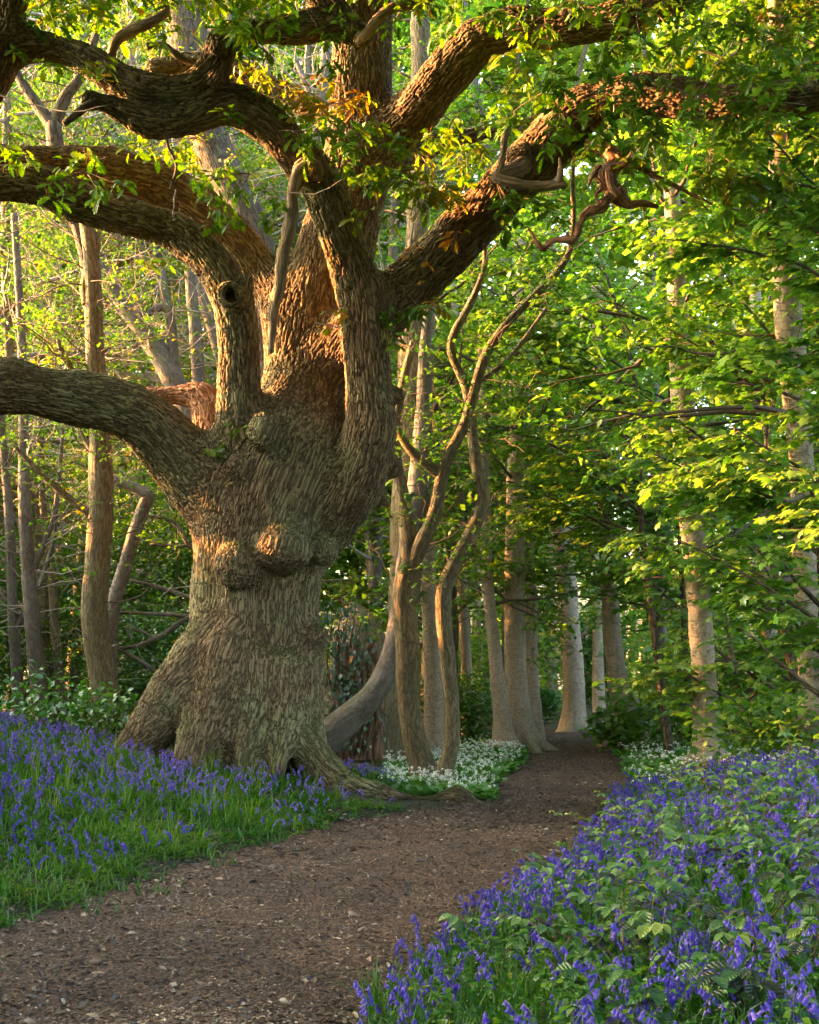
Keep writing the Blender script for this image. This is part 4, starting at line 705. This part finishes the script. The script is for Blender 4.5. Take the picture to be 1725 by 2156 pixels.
# ------------------------------------------------------------------ oak crown: sprays of lobed leaves on hanging twigs
R = np.random.default_rng(77)
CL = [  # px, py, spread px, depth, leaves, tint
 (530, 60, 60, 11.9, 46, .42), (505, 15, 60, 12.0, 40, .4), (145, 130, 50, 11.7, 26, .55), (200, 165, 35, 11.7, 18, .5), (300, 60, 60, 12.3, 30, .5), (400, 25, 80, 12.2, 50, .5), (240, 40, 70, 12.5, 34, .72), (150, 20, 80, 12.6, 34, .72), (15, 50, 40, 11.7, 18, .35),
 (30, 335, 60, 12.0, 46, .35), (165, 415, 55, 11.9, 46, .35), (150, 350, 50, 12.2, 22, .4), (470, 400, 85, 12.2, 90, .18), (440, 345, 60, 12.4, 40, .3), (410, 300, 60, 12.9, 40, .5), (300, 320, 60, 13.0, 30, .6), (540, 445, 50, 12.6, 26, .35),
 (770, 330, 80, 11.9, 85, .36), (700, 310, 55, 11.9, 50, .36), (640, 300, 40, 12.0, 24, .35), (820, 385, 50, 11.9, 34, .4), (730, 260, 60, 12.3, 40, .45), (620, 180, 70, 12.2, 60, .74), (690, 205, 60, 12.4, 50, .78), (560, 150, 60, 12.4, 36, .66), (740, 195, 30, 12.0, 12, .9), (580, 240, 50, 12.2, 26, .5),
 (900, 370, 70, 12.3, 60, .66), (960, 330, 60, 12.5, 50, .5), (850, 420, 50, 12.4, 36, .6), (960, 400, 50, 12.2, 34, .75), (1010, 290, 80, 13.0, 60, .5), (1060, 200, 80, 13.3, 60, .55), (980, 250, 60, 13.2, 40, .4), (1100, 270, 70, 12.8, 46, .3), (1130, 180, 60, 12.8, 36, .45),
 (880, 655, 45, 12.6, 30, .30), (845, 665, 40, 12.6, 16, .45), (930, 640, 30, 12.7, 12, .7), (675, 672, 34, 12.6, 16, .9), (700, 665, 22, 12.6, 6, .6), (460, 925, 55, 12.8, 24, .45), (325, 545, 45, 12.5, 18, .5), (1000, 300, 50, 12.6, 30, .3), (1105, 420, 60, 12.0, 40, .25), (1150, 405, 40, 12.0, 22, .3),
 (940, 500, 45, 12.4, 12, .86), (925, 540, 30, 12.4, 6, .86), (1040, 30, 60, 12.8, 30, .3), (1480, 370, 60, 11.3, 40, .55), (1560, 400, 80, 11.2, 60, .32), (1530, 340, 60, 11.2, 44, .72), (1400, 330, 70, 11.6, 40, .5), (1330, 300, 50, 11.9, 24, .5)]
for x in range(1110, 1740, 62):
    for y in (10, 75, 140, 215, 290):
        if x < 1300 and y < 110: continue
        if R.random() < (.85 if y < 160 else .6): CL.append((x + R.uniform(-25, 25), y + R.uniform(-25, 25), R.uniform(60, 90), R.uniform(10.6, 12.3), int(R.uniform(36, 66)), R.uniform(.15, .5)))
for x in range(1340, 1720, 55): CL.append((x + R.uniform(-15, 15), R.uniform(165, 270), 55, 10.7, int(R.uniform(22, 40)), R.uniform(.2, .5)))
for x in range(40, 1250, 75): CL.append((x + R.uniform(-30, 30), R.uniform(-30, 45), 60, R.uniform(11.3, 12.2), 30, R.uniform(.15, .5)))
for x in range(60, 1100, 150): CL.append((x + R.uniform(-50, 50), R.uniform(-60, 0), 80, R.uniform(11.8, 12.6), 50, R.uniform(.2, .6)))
A = Acc(); lp, ld, ln, ls, lt_ = [], [], [], [], []
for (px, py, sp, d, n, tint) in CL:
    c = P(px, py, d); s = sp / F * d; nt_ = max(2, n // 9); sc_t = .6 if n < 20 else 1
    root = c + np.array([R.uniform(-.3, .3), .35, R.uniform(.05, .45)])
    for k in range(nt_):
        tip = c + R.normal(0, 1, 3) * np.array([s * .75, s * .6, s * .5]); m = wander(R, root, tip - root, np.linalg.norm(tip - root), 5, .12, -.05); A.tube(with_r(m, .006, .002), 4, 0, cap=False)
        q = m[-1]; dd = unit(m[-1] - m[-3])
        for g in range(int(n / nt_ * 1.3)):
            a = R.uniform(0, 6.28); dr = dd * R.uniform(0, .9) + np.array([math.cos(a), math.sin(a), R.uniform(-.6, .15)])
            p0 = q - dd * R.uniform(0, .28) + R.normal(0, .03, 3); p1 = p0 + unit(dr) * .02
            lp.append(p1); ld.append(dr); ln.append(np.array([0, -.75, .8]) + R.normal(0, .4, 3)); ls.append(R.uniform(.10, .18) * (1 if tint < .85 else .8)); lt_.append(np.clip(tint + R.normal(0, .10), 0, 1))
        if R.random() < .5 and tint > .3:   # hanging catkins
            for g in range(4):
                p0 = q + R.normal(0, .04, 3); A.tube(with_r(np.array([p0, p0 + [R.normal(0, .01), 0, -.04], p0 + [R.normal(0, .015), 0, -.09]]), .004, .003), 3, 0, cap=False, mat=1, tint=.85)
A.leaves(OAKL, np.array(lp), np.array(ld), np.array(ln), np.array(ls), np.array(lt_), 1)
A.v = [v - OLOC.astype(np.float32) for v in A.v]; A.build('crown', [M['oak_twig'], M['oakleaf']], oak)
# unseen leaf canopy over oak and camera, added to darken the foreground
A2 = Acc(); n = 10000; q = np.concatenate([np.stack([R.uniform(-10, 10, n), R.uniform(-8, 14.2, n), R.uniform(10.7, 13.8, n)], 1), np.stack([R.uniform(-11, 11, n), R.uniform(-12, 5.5, n), R.uniform(8.2, 12, n)], 1)]); q = q[vnoise(q * .45, 140) > -.22]; n = len(q); a = R.uniform(0, 6.28, n)
A2.leaves(CLUMP9, q - OLOC, np.stack([np.cos(a), np.sin(a), R.uniform(-.5, .2, n)], 1), np.array([0, 0, 1]) + R.normal(0, .4, (n, 3)), R.uniform(.3, .5, n), np.clip(R.normal(.4, .12, n), 0, .8), 0)
A2.build('shade_canopy', M['oakleaf'], oak)
# fine bare twigs on the oak limbs and beyond
A = Acc()
for (a, b, d) in [((880, 260), (990, 330), 12.0)] * 0 + [((1330, 380), (1255, 420), 11.7), ((1360, 300), (1250, 440), 11.6), ((1370, 290), (1395, 400), 11.5), ((1290, 200), (1330, 330), 11.7), ((1400, 180), (1700, 190), 11.0), ((1560, 60), (1500, 240), 11.0), ((1620, 290), (1725, 220), 11.0), ((730, 180), (560, 110), 12.0), ((0, 200), (260, 250), 11.5), ((560, 400), (750, 410), 12.2), ((370, 400), (360, 470), 12.0), ((705, 690), (760, 660), 12.7), ((665, 680), (720, 690), 12.6)]:
    A = Acc(); p0, p1 = P(*a, d), P(*b, d); m = wander(R, p0, p1 - p0, np.linalg.norm(p1 - p0), 9, .16, 0); A.tube(with_r(m, .009, .003), 5, .1)
    A.v = [v - OLOC.astype(np.float32) for v in A.v]; A.build('twig', M['pale_twig'], oak)

# ------------------------------------------------------------------ plants of the forest floor
def in_view(x, y, m=60): px = CX + F * x / np.maximum(y, .1); return (px > -m) & (px < 1725 + m)
def scatter(n, x0, x1, y0, y1, keep, rng, near=0.0):
    x = rng.uniform(x0, x1, n); y = y0 + (y1 - y0) * rng.random(n) ** (1 + near); k = in_view(x, y, 160) & keep(x, y); return x[k], y[k]
oakc = P(520, 1620, 13.7)
def clear_oak(x, y): return (((x - oakc[0]) / 1.5) ** 2 + ((y - 13.6) / 1.15) ** 2 > 1) & ~((x > -1.0) & (x < 1.3) & (y > 12.25) & (y < 13.1)) & ~((x > -.2) & (y > 13))
def ragged(x, y, a=.22): return a * n2(x, y, 1.4, 61) + .6 * a * n2(x, y, 4.5, 62)
def left_d(x, y): return xl(y) - x + ragged(x, y)
def right_d(x, y): return x - xr(y) + ragged(x, y)
def blades(A, x, y, n_per, L, W, rng, tint, splay=.8, mat=0, segs=3):
    N = len(x) * n_per; bx = np.repeat(x, n_per) + rng.normal(0, .02, N); by = np.repeat(y, n_per) + rng.normal(0, .02, N); bz = H(bx, by) - .01
    a = rng.uniform(0, 6.283, N); l = rng.uniform(*L, N); sp = rng.uniform(.15, splay, N); wd = rng.uniform(*W, N); dx, dy = np.cos(a), np.sin(a); V = []
    for i in range(segs + 1):
        t = i / segs; out = l * sp * (t + .6 * t * t) * .62; up = l * (t - .55 * sp * t * t) * .95; hw = wd * (1 - t ** 2.5) + .0006; px, py = -dy * hw, dx * hw
        cx, cyy, cz = bx + dx * out, by + dy * out, bz + np.maximum(up, .01 + .0 * t)
        V += [np.stack([cx + px, cyy + py, cz + hw * .4], 1), np.stack([cx, cyy, cz - hw * .3], 1), np.stack([cx - px, cyy - py, cz + hw * .4], 1)]
    V = np.stack(V, 1); m = V.shape[1]; f = []
    for i in range(segs): b = i * 3; f += [(b, b + 1, b + 4, b + 3), (b + 1, b + 2, b + 5, b + 4)]
    f = (np.array(f)[None] + (np.arange(N) * m)[:, None, None]).reshape(-1, 4)
    A.add(V.reshape(-1, 3), None, f, np.zeros((N * m, 3)), np.repeat(np.clip(tint + .22 * n2(bx, by, 1.1, 63) + rng.normal(0, .14, N), 0, 1), m), mat)
# one bluebell bell: six tepals flaring to curled tips
def bell_shape(sides=6):
    prof = [(0, .10), (.12, .24), (.55, .27), (.82, .34), (1.0, .62), (.92, .74)]
    V = []; f = []
    for i, (t, r) in enumerate(prof):
        for k in range(sides * 2 if False else sides):
            a = k / sides * 6.2832; V.append((r * math.cos(a), t, r * math.sin(a)))
    for i in range(len(prof) - 1):
        for k in range(sides):
            k2 = (k + 1) % sides
            if i >= 3: continue
            f.append((i * sides + k, i * sides + k2, (i + 1) * sides + k2, (i + 1) * sides + k))
    tri = []
    for k in range(sides):   # pointed curled tips
        k2 = (k + 1) % sides; a = (k + .5) / sides * 6.2832; V.append((.66 * math.cos(a), 1.02, .66 * math.sin(a))); tri.append((3 * sides + k, 3 * sides + k2, len(V) - 1))
    return np.array(V, np.float32), np.array(tri, np.int32), np.array(f, np.int32)
BELL = bell_shape(6)
BELLS = (np.array([(.15, 0, 0), (-.08, 0, .13), (-.08, 0, -.13), (.34, .7, 0), (-.17, .7, .3), (-.17, .7, -.3), (.7, 1.02, .2), (-.5, 1.02, .6), (-.2, 1.02, -.75)], np.float32), np.array([(3, 4, 6), (4, 5, 7), (5, 3, 8)], np.int32), np.array([(0, 1, 4, 3), (1, 2, 5, 4), (2, 0, 3, 5)], np.int32))
def raceme(rng, L, nb):
    """nodding stem and positions of its bells, standing at the origin"""
    az = rng.uniform(0, 6.28); lean = rng.uniform(.05, .3); c, s = math.cos(az), math.sin(az); pts = []
    for t in np.linspace(0, 1, 9):
        b = max(0, t - .62) / .38; out = L * (lean * t * .6 + .17 * b ** 2); pts.append((c * out, s * out, L * (t * .93 - .10 * b ** 2.2)))
    pts = np.array(pts); bp, bd = [], []
    for k in range(nb):
        t = .60 + .40 * k / max(nb - 1, 1); q = t * 8; i = min(int(q), 7); p = pts[i] + (pts[i + 1] - pts[i]) * (q - i); sa = az + rng.normal(0, .8); bp.append(p + np.array([math.cos(sa), math.sin(sa), -.1]) * .008)
        bd.append((math.cos(sa) * .45, math.sin(sa) * .45, -1 + .5 * (1 - (t - .6) / .4) * rng.random()))
    return pts, np.array(bp), np.array(bd)
variants = []
for k in range(14):
    rr = np.random.default_rng(600 + k); L = rr.uniform(.24, .36); nb = int(rr.integers(6, 11)); pts, bp, bd = raceme(rr, L, nb)
    v = {}
    A = Acc(); A.tube(with_r(pts, .0028, .0014), 5, 0, tint=.4)
    for p, d in zip(bp, bd): A.tube(with_r(np.array([p - [0, 0, -.004], p + unit(d) * .006]), .0009, .0009), 3, 0, cap=False, tint=.6)
    v['stem'] = A
    A = Acc(); A.leaves(BELL, bp, bd, rr.normal(0, 1, (nb, 3)), rr.uniform(.016, .0215, nb), np.clip(rr.normal(.42, .2, nb), 0, 1), 0); v['flower_head'] = A
    A = Acc(); N = 5; a = rr.uniform(0, 6.28, N); V = []
    for i in range(5):
        t = i / 4; l = rr.uniform(.15, .28); 
    l = rr.uniform(.14, .26, N); sp = rr.uniform(.5, 1., N)
    for i in range(5):
        t = i / 4; out = l * sp * (t + .6 * t * t) * .6; up = l * (t - .5 * sp * t * t); hw = .006 * (1 - t ** 2.5) + .0005; V += [np.stack([np.cos(a) * out - np.sin(a) * hw, np.sin(a) * out + np.cos(a) * hw, up], 1), np.stack([np.cos(a) * out, np.sin(a) * out, up - .002], 1), np.stack([np.cos(a) * out + np.sin(a) * hw, np.sin(a) * out - np.cos(a) * hw, up], 1)]
    V = np.stack(V, 1); f = [];
    for i in range(4): b = i * 3; f += [(b, b + 1, b + 4, b + 3), (b + 1, b + 2, b + 5, b + 4)]
    A.add(V.reshape(-1, 3), None, (np.array(f)[None] + (np.arange(N) * 15)[:, None, None]).reshape(-1, 4), None, np.repeat(rr.uniform(.2, .7, N), 15)); v['leaf_tuft'] = A
    variants.append((v, pts, bp, bd))
def bell_points(rng):
    out = []
    x, y = scatter(5400, -.9, 5.2, 2.6, 13.5, lambda x, y: (right_d(x, y) > .02) & (n2(x, y, 1.3, 70) + .7 * n2(x, y, 3.5, 71) > -.38), rng, .25); out.append(np.stack([x, y, np.ones_like(x)], 1))
    x, y = scatter(5400, -6.5, .3, 6.0, 15.2, lambda x, y: (left_d(x, y) > .15) & clear_oak(x, y) & (rng.random(len(x)) < .24 + .9 * smooth(.6, 2.4, left_d(x, y)) * smooth(7.2, 10.5, y)) & (n2(x, y, 1.1, 72) + .6 * n2(x, y, 3.5, 73) > -.45), rng); out.append(np.stack([x, y, np.zeros_like(x)], 1))
    return np.concatenate(out)
RB = np.random.default_rng(88); BP = bell_points(RB)
order = np.argsort(BP[:, 1] + 1e-3 * BP[:, 0]); near = BP[order[:300]]; rest = BP[order[300:]]
print('bluebells', len(BP), 'nearest to', near[-1, 1])
protos = []
for k, (v, pts, bp, bd) in enumerate(variants):
    protos.append(None)
def make_bell_proto(k):
    o = thing('bluebell', 'tmp', 'flower', (0, 0, 0)); v = variants[k][0]
    v['stem'].build('stem', M['stem'], o); v['flower_head'].build('flower_head', M['bell'], o); v['leaf_tuft'].build('leaves', M['grass'], o); return o
def copy_thing(o):
    c = o.copy(); C.objects.link(c)
    for ch in list(o.children): d = ch.copy(); C.objects.link(d); d.parent = c
    return c
for i, (x, y, sd_) in enumerate(near):
    k = int(RB.integers(0, 14))
    if protos[k] is None: protos[k] = o = make_bell_proto(k)
    else: o = copy_thing(protos[k])
    s = RB.uniform(.8, 1.1); o.location = (x, y, h1(x, y) - .01 + RB.uniform(0, .05)); o.rotation_euler = (RB.normal(0, .1), RB.normal(0, .1), RB.uniform(0, 6.28)); o.scale = (s, s, s)
    tag(o, 'violet blue bluebell among bramble leaves on the near right bank', 'flower', 'bluebells in the near right corner')
A = Acc(); bpA, bdA, szA, tA = [], [], [], []
for (x, y, sd_) in rest:
    k = RB.integers(0, 14); v, pts, bp, bd = variants[k]; a = RB.uniform(0, 6.28); c, s = math.cos(a), math.sin(a); Rm = np.array([[c, -s, 0], [s, c, 0], [0, 0, 1]]); sc_ = RB.uniform(.75, 1.1) * (1 if sd_ else .8); off = np.array([x, y, h1(x, y) - .01 + (RB.uniform(0, .06) if sd_ else 0)])
    q = pts[[0, 3, 5, 8]] @ Rm.T * sc_ + off; A.tube(with_r(q, .0028, .0016), 3, 0, cap=False, tint=.4)
    far = y > 6.5; st = 1 if y < 11 else 1
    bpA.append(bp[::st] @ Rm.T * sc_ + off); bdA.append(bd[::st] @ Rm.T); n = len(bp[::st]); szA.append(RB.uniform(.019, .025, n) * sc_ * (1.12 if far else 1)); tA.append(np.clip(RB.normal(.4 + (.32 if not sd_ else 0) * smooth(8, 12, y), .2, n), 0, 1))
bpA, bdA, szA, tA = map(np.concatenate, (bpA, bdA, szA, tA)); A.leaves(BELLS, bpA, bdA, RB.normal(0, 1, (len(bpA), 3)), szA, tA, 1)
o = A.build('bluebells', [M['stem'], M['bell']]); tag(o, 'sheet of bluebells over the left bank and the farther right bank', 'flowers', kind='stuff')

R = np.random.default_rng(91)
# grass and bluebell leaves
A = Acc()
x, y = scatter(12000, -6.5, 1.4, 5.6, 15.4, lambda x, y: (left_d(x, y) > -.05) & clear_oak(x, y) & (R.random(len(x)) < smooth(-.1, .35, left_d(x, y))), R); blades(A, x, y, 7, (.09, .20), (.0035, .006), R, .5, 1.5, segs=4)
x, y = scatter(300, -6.5, .6, 9.5, 14.6, lambda x, y: (left_d(x, y) > .5) & clear_oak(x, y), R); blades(A, x, y, 9, (.25, .45), (.0012, .0025), R, .8, .35)
x, y = scatter(8500, -.9, 5.2, 2.4, 14.0, lambda x, y: right_d(x, y) > -.05, R, .3); blades(A, x, y, 5, (.14, .30), (.0035, .007), R, .42)
x, y = scatter(900, -4.6, .6, 5.2, 9.4, lambda x, y: (left_d(x, y) > -.45) & (left_d(x, y) < .1), R); k = R.random(len(x)) < .35; blades(A, x[k], y[k], 4, (.07, .15), (.003, .006), R, .35)
o = A.build('grass', M['grass']); tag(o, 'green grass and strap leaves covering both banks', 'grass', kind='stuff')
# leafy ground cover on the right bank
A = Acc(); x, y = scatter(15000, -.9, 5.2, 2.4, 13.5, lambda x, y: right_d(x, y) > .0, R, .2); n = len(x); z = H(x, y) + R.uniform(.02, .30, n) * smooth(-.1, .5, right_d(x, y)); a = R.uniform(0, 6.28, n)
A.leaves(CLUMP, np.stack([x, y, z], 1), np.stack([np.cos(a), np.sin(a), R.uniform(-.3, .4, n)], 1), np.array([0, 0, 1]) + R.normal(0, .35, (n, 3)), R.uniform(.025, .05, n), np.clip(R.normal(.45, .2, n), 0, 1), 0)
o = A.build('ground_cover', M['grass']); tag(o, 'small leaved green undergrowth between the brambles on the right bank', 'undergrowth', kind='stuff')
# ramsons
A = Acc(); UM = []
def ram(n, x0, x1, y0, y1, keep, zz):
    x, y = scatter(n, x0, x1, y0, y1, keep, R); n = len(x); a = R.uniform(0, 6.28, n); z = H(x, y)
    A.leaves(OVATE, np.stack([x, y, z + R.uniform(.0, .08, n)], 1), np.stack([np.cos(a), np.sin(a), R.uniform(.2, .9, n)], 1), np.array([0, 0, 1]) + R.normal(0, .3, (n, 3)), R.uniform(.08, .15, n), np.clip(R.normal(.6, .25, n), 0, 1), 0)
    k = (R.random(n) < .20 * smooth(-.5, .5, n2(x, y, 1.1, 75) + .4 * n2(x, y, 4, 76))); x, y, z = x[k], y[k], z[k] + zz; z = z + R.uniform(-.07, .05, len(z)); n = len(x)
    for j in range(9):
        u = unit(R.normal(0, 1, (n, 3)) + [0, 0, .7]); q = np.stack([x, y, z], 1) + u * .019; A.leaves(STAR, q, np.cross(u, R.normal(0, 1, (n, 3))), u, R.uniform(.011, .016, n), R.random(n), 1)
STAR = (np.array([(0, 0, 0)] + [((1 if k % 2 == 0 else .35) * math.cos(k * math.pi / 5), (1 if k % 2 == 0 else .35) * math.sin(k * math.pi / 5), .15) for k in range(10)], np.float32), np.array([(0, 1 + k, 1 + (k + 1) % 10) for k in range(10)], np.int32), np.zeros((0, 4), np.int32))
ram(17000, -.6, 2.8, 13.15, 20.5, lambda x, y: (left_d(x, y) > .02) & (x > -.35) , .2)
ram(9000, 2.6, 6.2, 11.8, 20.0, lambda x, y: (right_d(x, y) > .1) , .2)
ram(2500, -1, 6.5, 20.5, 27, lambda x, y: (left_d(x, y) > .1) | (right_d(x, y) > .1), .12)
o = A.build('ramsons', [M['garlic'], M['white']]); tag(o, 'white flowering ramsons carpeting the ground beside the path bend', 'flowers', kind='stuff')

# brambles on the right bank: canes with three-leaved sprays
def trifoliate(A, p, d, sz, tint, rng):
    d = unit(np.array(d)); lat = unit(np.array([-d[1], d[0], 0.])); n = np.array([0, -.1, 1]) + rng.normal(0, .22, 3); P3 = []; D3 = []; S3 = []
    for k, (f, g, s) in enumerate(((1, 0, 1.), (.35, .95, .8), (.35, -.95, .8))):
        P3.append(p + d * (sz * .18 if k == 0 else 0)); D3.append(d * f + lat * g + [0, 0, rng.uniform(-.45, .0)]); S3.append(sz * s)
    A.leaves(BRAML, np.array(P3), np.array(D3), np.repeat(n[None], 3, 0), np.array(S3), np.clip(tint + rng.normal(0, .05, 3), 0, 1), 0)
def bramble(i, x, y, hh, n, sz, tint, lab, dirn=None, old=.15):
    r = np.random.default_rng(1000 + i); z = h1(x, y); o = thing('bramble', lab, 'bramble', (x, y, z), 'brambles on the right bank'); K = Acc(); A = Acc()
    for c in range(n):
        a = dirn + r.normal(0, .5) if dirn is not None else r.uniform(0, 6.28); m = wander(r, (0, 0, -.02), (math.cos(a) * .5, math.sin(a) * .5, 1), hh * r.uniform(1.1, 1.7), 9, .12, -.10); K.tube(with_r(m, .005, .0022), 5, .05)
        for j in range(2, 10):
            d = unit(m[j] - m[j - 1]); sd_ = r.choice([-1, 1]); lat = unit(np.array([-d[1], d[0], 0])) * sd_; pd = unit(d * .4 + lat + [0, 0, .5]); L = r.uniform(.03, .07); q = m[j] + pd * L; K.tube(with_r(np.array([m[j], m[j] + pd * L * .5, q]), .0015, .001), 3, 0, cap=False)
            tt = r.uniform(0, .12) if r.random() < old else tint + r.normal(0, .1) + (.18 if j == 9 else 0); trifoliate(A, q, pd * [1, 1, .2], 1.0 * sz * r.uniform(.65, 1.1) * (.75 if j == 9 else 1), min(tt, 1), r)
    K.build('cane', M['cane'], o); A.build('foliage', M['bramble'], o)
BR = [  # px, py of the top, depth, height, canes, leaf, tint, label
 (1270, 1720, 9.6, .38, 3, .075, .9, 'pale lime young bramble shoot overhanging the path bend at the tip of the right bank'),
 (1430, 1610, 10.6, .45, 3, .075, .85, 'pale lime young bramble standing against the ramsons on the right bank'),
 (1500, 1590, 10.2, .45, 3, .08, .75, 'bramble with upright shoots just left of the mossy stump'),
 (1640, 1560, 9.8, .5, 3, .08, .7, 'tall bramble shoot rising above the bluebells near the right edge'),
 (1540, 1650, 8.2, .42, 3, .08, .65, 'soft green bramble below the mossy stump'),
 (1690, 1620, 8.4, .45, 3, .08, .6, 'soft green bramble at the right edge under the sycamore leaves'),
 (1390, 1700, 8.0, .38, 3, .08, .75, 'light green bramble in the upper middle of the right bluebells'),
 (1330, 1760, 7.2, .36, 3, .075, .6, 'bramble with purple brown old leaves in the middle of the right bluebells'),
 (1600, 1730, 6.6, .42, 3, .08, .55, 'bramble sprays halfway up the right edge bluebells'),
 (1480, 1790, 6.0, .38, 3, .08, .55, 'star topped bramble in the heart of the right bluebells'),
 (1200, 1790, 7.3, .30, 2, .07, .5, 'low bramble trailing at the grassy rim of the path'),
 (1690, 1800, 5.4, .40, 3, .085, .5, 'broad leaved bramble at the right edge, midway down the bank'),
 (1350, 1870, 5.3, .36, 3, .08, .5, 'bramble spray crossing the lower middle of the bluebells'),
 (1140, 1920, 5.4, .30, 2, .075, .55, 'pale bramble beside small white flowers at the path rim'),
 (1560, 1920, 4.5, .38, 3, .085, .42, 'bramble with grey green leaves in the lower right bluebells'),
 (1700, 1950, 4.0, .38, 3, .09, .25, 'dark leaved bramble at the lower right edge'),
 (1380, 2020, 4.2, .32, 3, .08, .42, 'bramble with large dark leaves near the bottom of the bank'),
 (1150, 2060, 4.5, .26, 2, .075, .5, 'small bramble near the bottom left tip of the bluebells'),
 (1600, 2080, 3.5, .34, 3, .085, .25, 'dark leaved bramble in the bottom right corner'),
 (1250, 2110, 3.9, .28, 2, .075, .45, 'bramble spray at the bottom edge of the bluebells'),
 (1440, 2130, 3.4, .30, 2, .08, .35, 'low bramble at the bottom edge right of centre'),
 (1010, 2080, 4.8, .24, 2, .065, .5, 'tiny bramble beside the fern at the bottom of the path')]
for i, (px, py, d, hh, n, sz, ti, lab) in enumerate(BR):
    x = spx(px, d); bramble(i, x, d, hh, n, sz, ti, lab, None, .45 if 'dark' in lab or 'brown' in lab else .14)
RX = np.random.default_rng(95); k_ = 0
while k_ < 42:
    d = RX.uniform(3.4, 9.5); x = RX.uniform(-.3, 4.2); px = CX + F * x / d
    if px > 1800 or right_d(np.array([x]), np.array([d]))[0] < .35: continue
    bramble(40 + k_, x, d, RX.uniform(.24, .40), 2, .075, RX.uniform(.45, .75), 'green three leaved bramble spray scattered among the right bank bluebells', None, .12); k_ += 1
# ferns
def fern(i, px, d, n, L, lab):
    r = np.random.default_rng(1200 + i); x = spx(px, d); o = thing('fern', lab, 'fern', (x, d, h1(x, d)), 'ferns at the path edge'); A = Acc(); K = Acc()
    for k in range(n):
        a = r.uniform(0, 6.28); m = wander(r, (0, 0, 0), (math.cos(a) * .8, math.sin(a) * .8, .9), L * r.uniform(.7, 1.1), 12, .04, -.10); K.tube(with_r(m, .0022, .0008), 4, 0, cap=False)
        for j in range(2, 12):
            dd = unit(m[j] - m[j - 1]); lat = unit(np.array([-dd[1], dd[0], 0])); s = L * .30 * (1 - (j / 12.5)) + .008
            for sg in (1, -1):
                for q in range(4):
                    pp = m[j] + (lat * sg + dd * .35) * s * q / 4; 
                    for u in (1, -1): A.leaves(TINY, pp[None], (lat * sg * .5 + dd * u)[None], np.array([[0, 0, 1.]]), np.array([s * .30 * (1 - q / 5)]), .7, 0)
    K.build('stalk', M['stem'], o); A.build('frond', M['grass'], o)
fern(0, 935, 4.9, 5, .30, 'small bright fern at the bottom edge beside the path'); fern(1, 990, 4.5, 5, .28, 'green fern just right of the bottom edge fern'); fern(2, 1215, 7.6, 6, .30, 'feathery green fern on the rim of the path below the bluebells')

# ------------------------------------------------------------------ litter on the path, sticks
R = np.random.default_rng(93)
CHIP = (np.array([(-.3, -1.1, 0), (.25, -1.2, .1), (.4, .1, .22), (.2, 1.3, 0), (-.25, 1.05, .08), (-.4, 0, .16)], np.float32), np.zeros((0, 3), np.int32), np.array([(0, 1, 2, 5), (5, 2, 3, 4)], np.int32))
A = Acc()
def chips(n, y0, y1, S, keep, near, tl, asp=1.0):
    x, y = scatter(n, -5, 5, y0, y1, keep, R, near); n = len(x); a = R.uniform(0, 6.28, n); z = H(x, y) + .004 + R.uniform(.0, .014, n)
    A.leaves(CHIP, np.stack([x, y, z], 1), np.stack([np.cos(a), np.sin(a), R.normal(0, .22, n)], 1), np.array([0, 0, 1]) + R.normal(0, .42, (n, 3)), R.uniform(*S, n), np.clip(tl + .30 * n2(x, y, .9, 80) + .2 * n2(x, y, 3.1, 81) + R.normal(0, .23, n), 0, 1) , 0)
onp = lambda x, y: (x > xl(y) - .45) & (x < xr(y) + .35)
chips(260000, 4.2, 14, (.004, .011), onp, .9, .5); chips(16000, 4.2, 13, (.010, .022), onp, .9, .45); chips(30000, 11, 26, (.010, .022), onp, .4, .55)
o = A.build('leaf_litter', M['litter'], smooth_=False); tag(o, 'chopped bark and leaf litter covering the path', 'leaf litter', kind='stuff')
A = Acc(); x, y = scatter(5200, -5, 5, 4.8, 13.5, lambda x, y: (np.abs(x - xl(y)) < .5) | (np.abs(x - xr(y)) < .4) | ((x > xl(y)) & (x < xr(y)) & (R.random(len(x)) < .30)), R, .4); n = len(x); a = R.uniform(0, 6.28, n)
A.leaves(OAKL, np.stack([x, y, H(x, y) + .012], 1), np.stack([np.cos(a), np.sin(a), R.uniform(-.1, .35, n)], 1), np.array([0, 0, 1]) + R.normal(0, .45, (n, 3)), R.uniform(.04, .085, n), np.clip(R.normal(.62, .2, n), 0, .93), 0)
o = A.build('fallen_leaves', M['litter']); tag(o, 'brown fallen oak leaves along the path edges', 'fallen leaves', kind='stuff')
sticks = [(965, 2014, .20, .016, .1, 'short grey log piece lying on the path, the thickest stick there'), (1240, 2030, .12, .012, .0, 'dark stick lying at the path edge beside the lower bluebells'), (915, 2440 - 862, .16, .006, .2, 'thin dark twig lying on the path near the left bank'), (1170, 1797, .10, .012, -.3, 'pale wood chip near the right rim of the path'), (720, 1898, .10, .006, .1, 'small tan stick on the middle of the path'), (1060, 1810, .12, .004, .9, 'thin pale twig on the path below the ferny rim'), (640, 1795, .14, .005, -.2, 'thin brown twig near the upper path'), (1140, 1900, .18, .007, .1, 'pale stick on the path left of the white flowers')]
for i, (px, py, L, r, a, lab) in enumerate(sticks):
    d = CAMH * F / max(py - HY, 300); x = spx(px, d)
    if i == 2: x, d = spx(640, 9.6), 9.6
    A = Acc(); m = wander(np.random.default_rng(i), (-L / 2, 0, r + .012), (math.cos(a), math.sin(a), 0), L, 5, .10, 0); A.tube(with_r(m, r, r * .75), 8, .2); o = A.build('stick', M['dead'] if 'pale' in lab or 'tan' in lab or 'grey' in lab else M['dark'])
    o.location = (x, d, h1(x, d)); tag(o, lab, 'stick', 'sticks on the path')
print('done', round(time.time() - T0, 1))
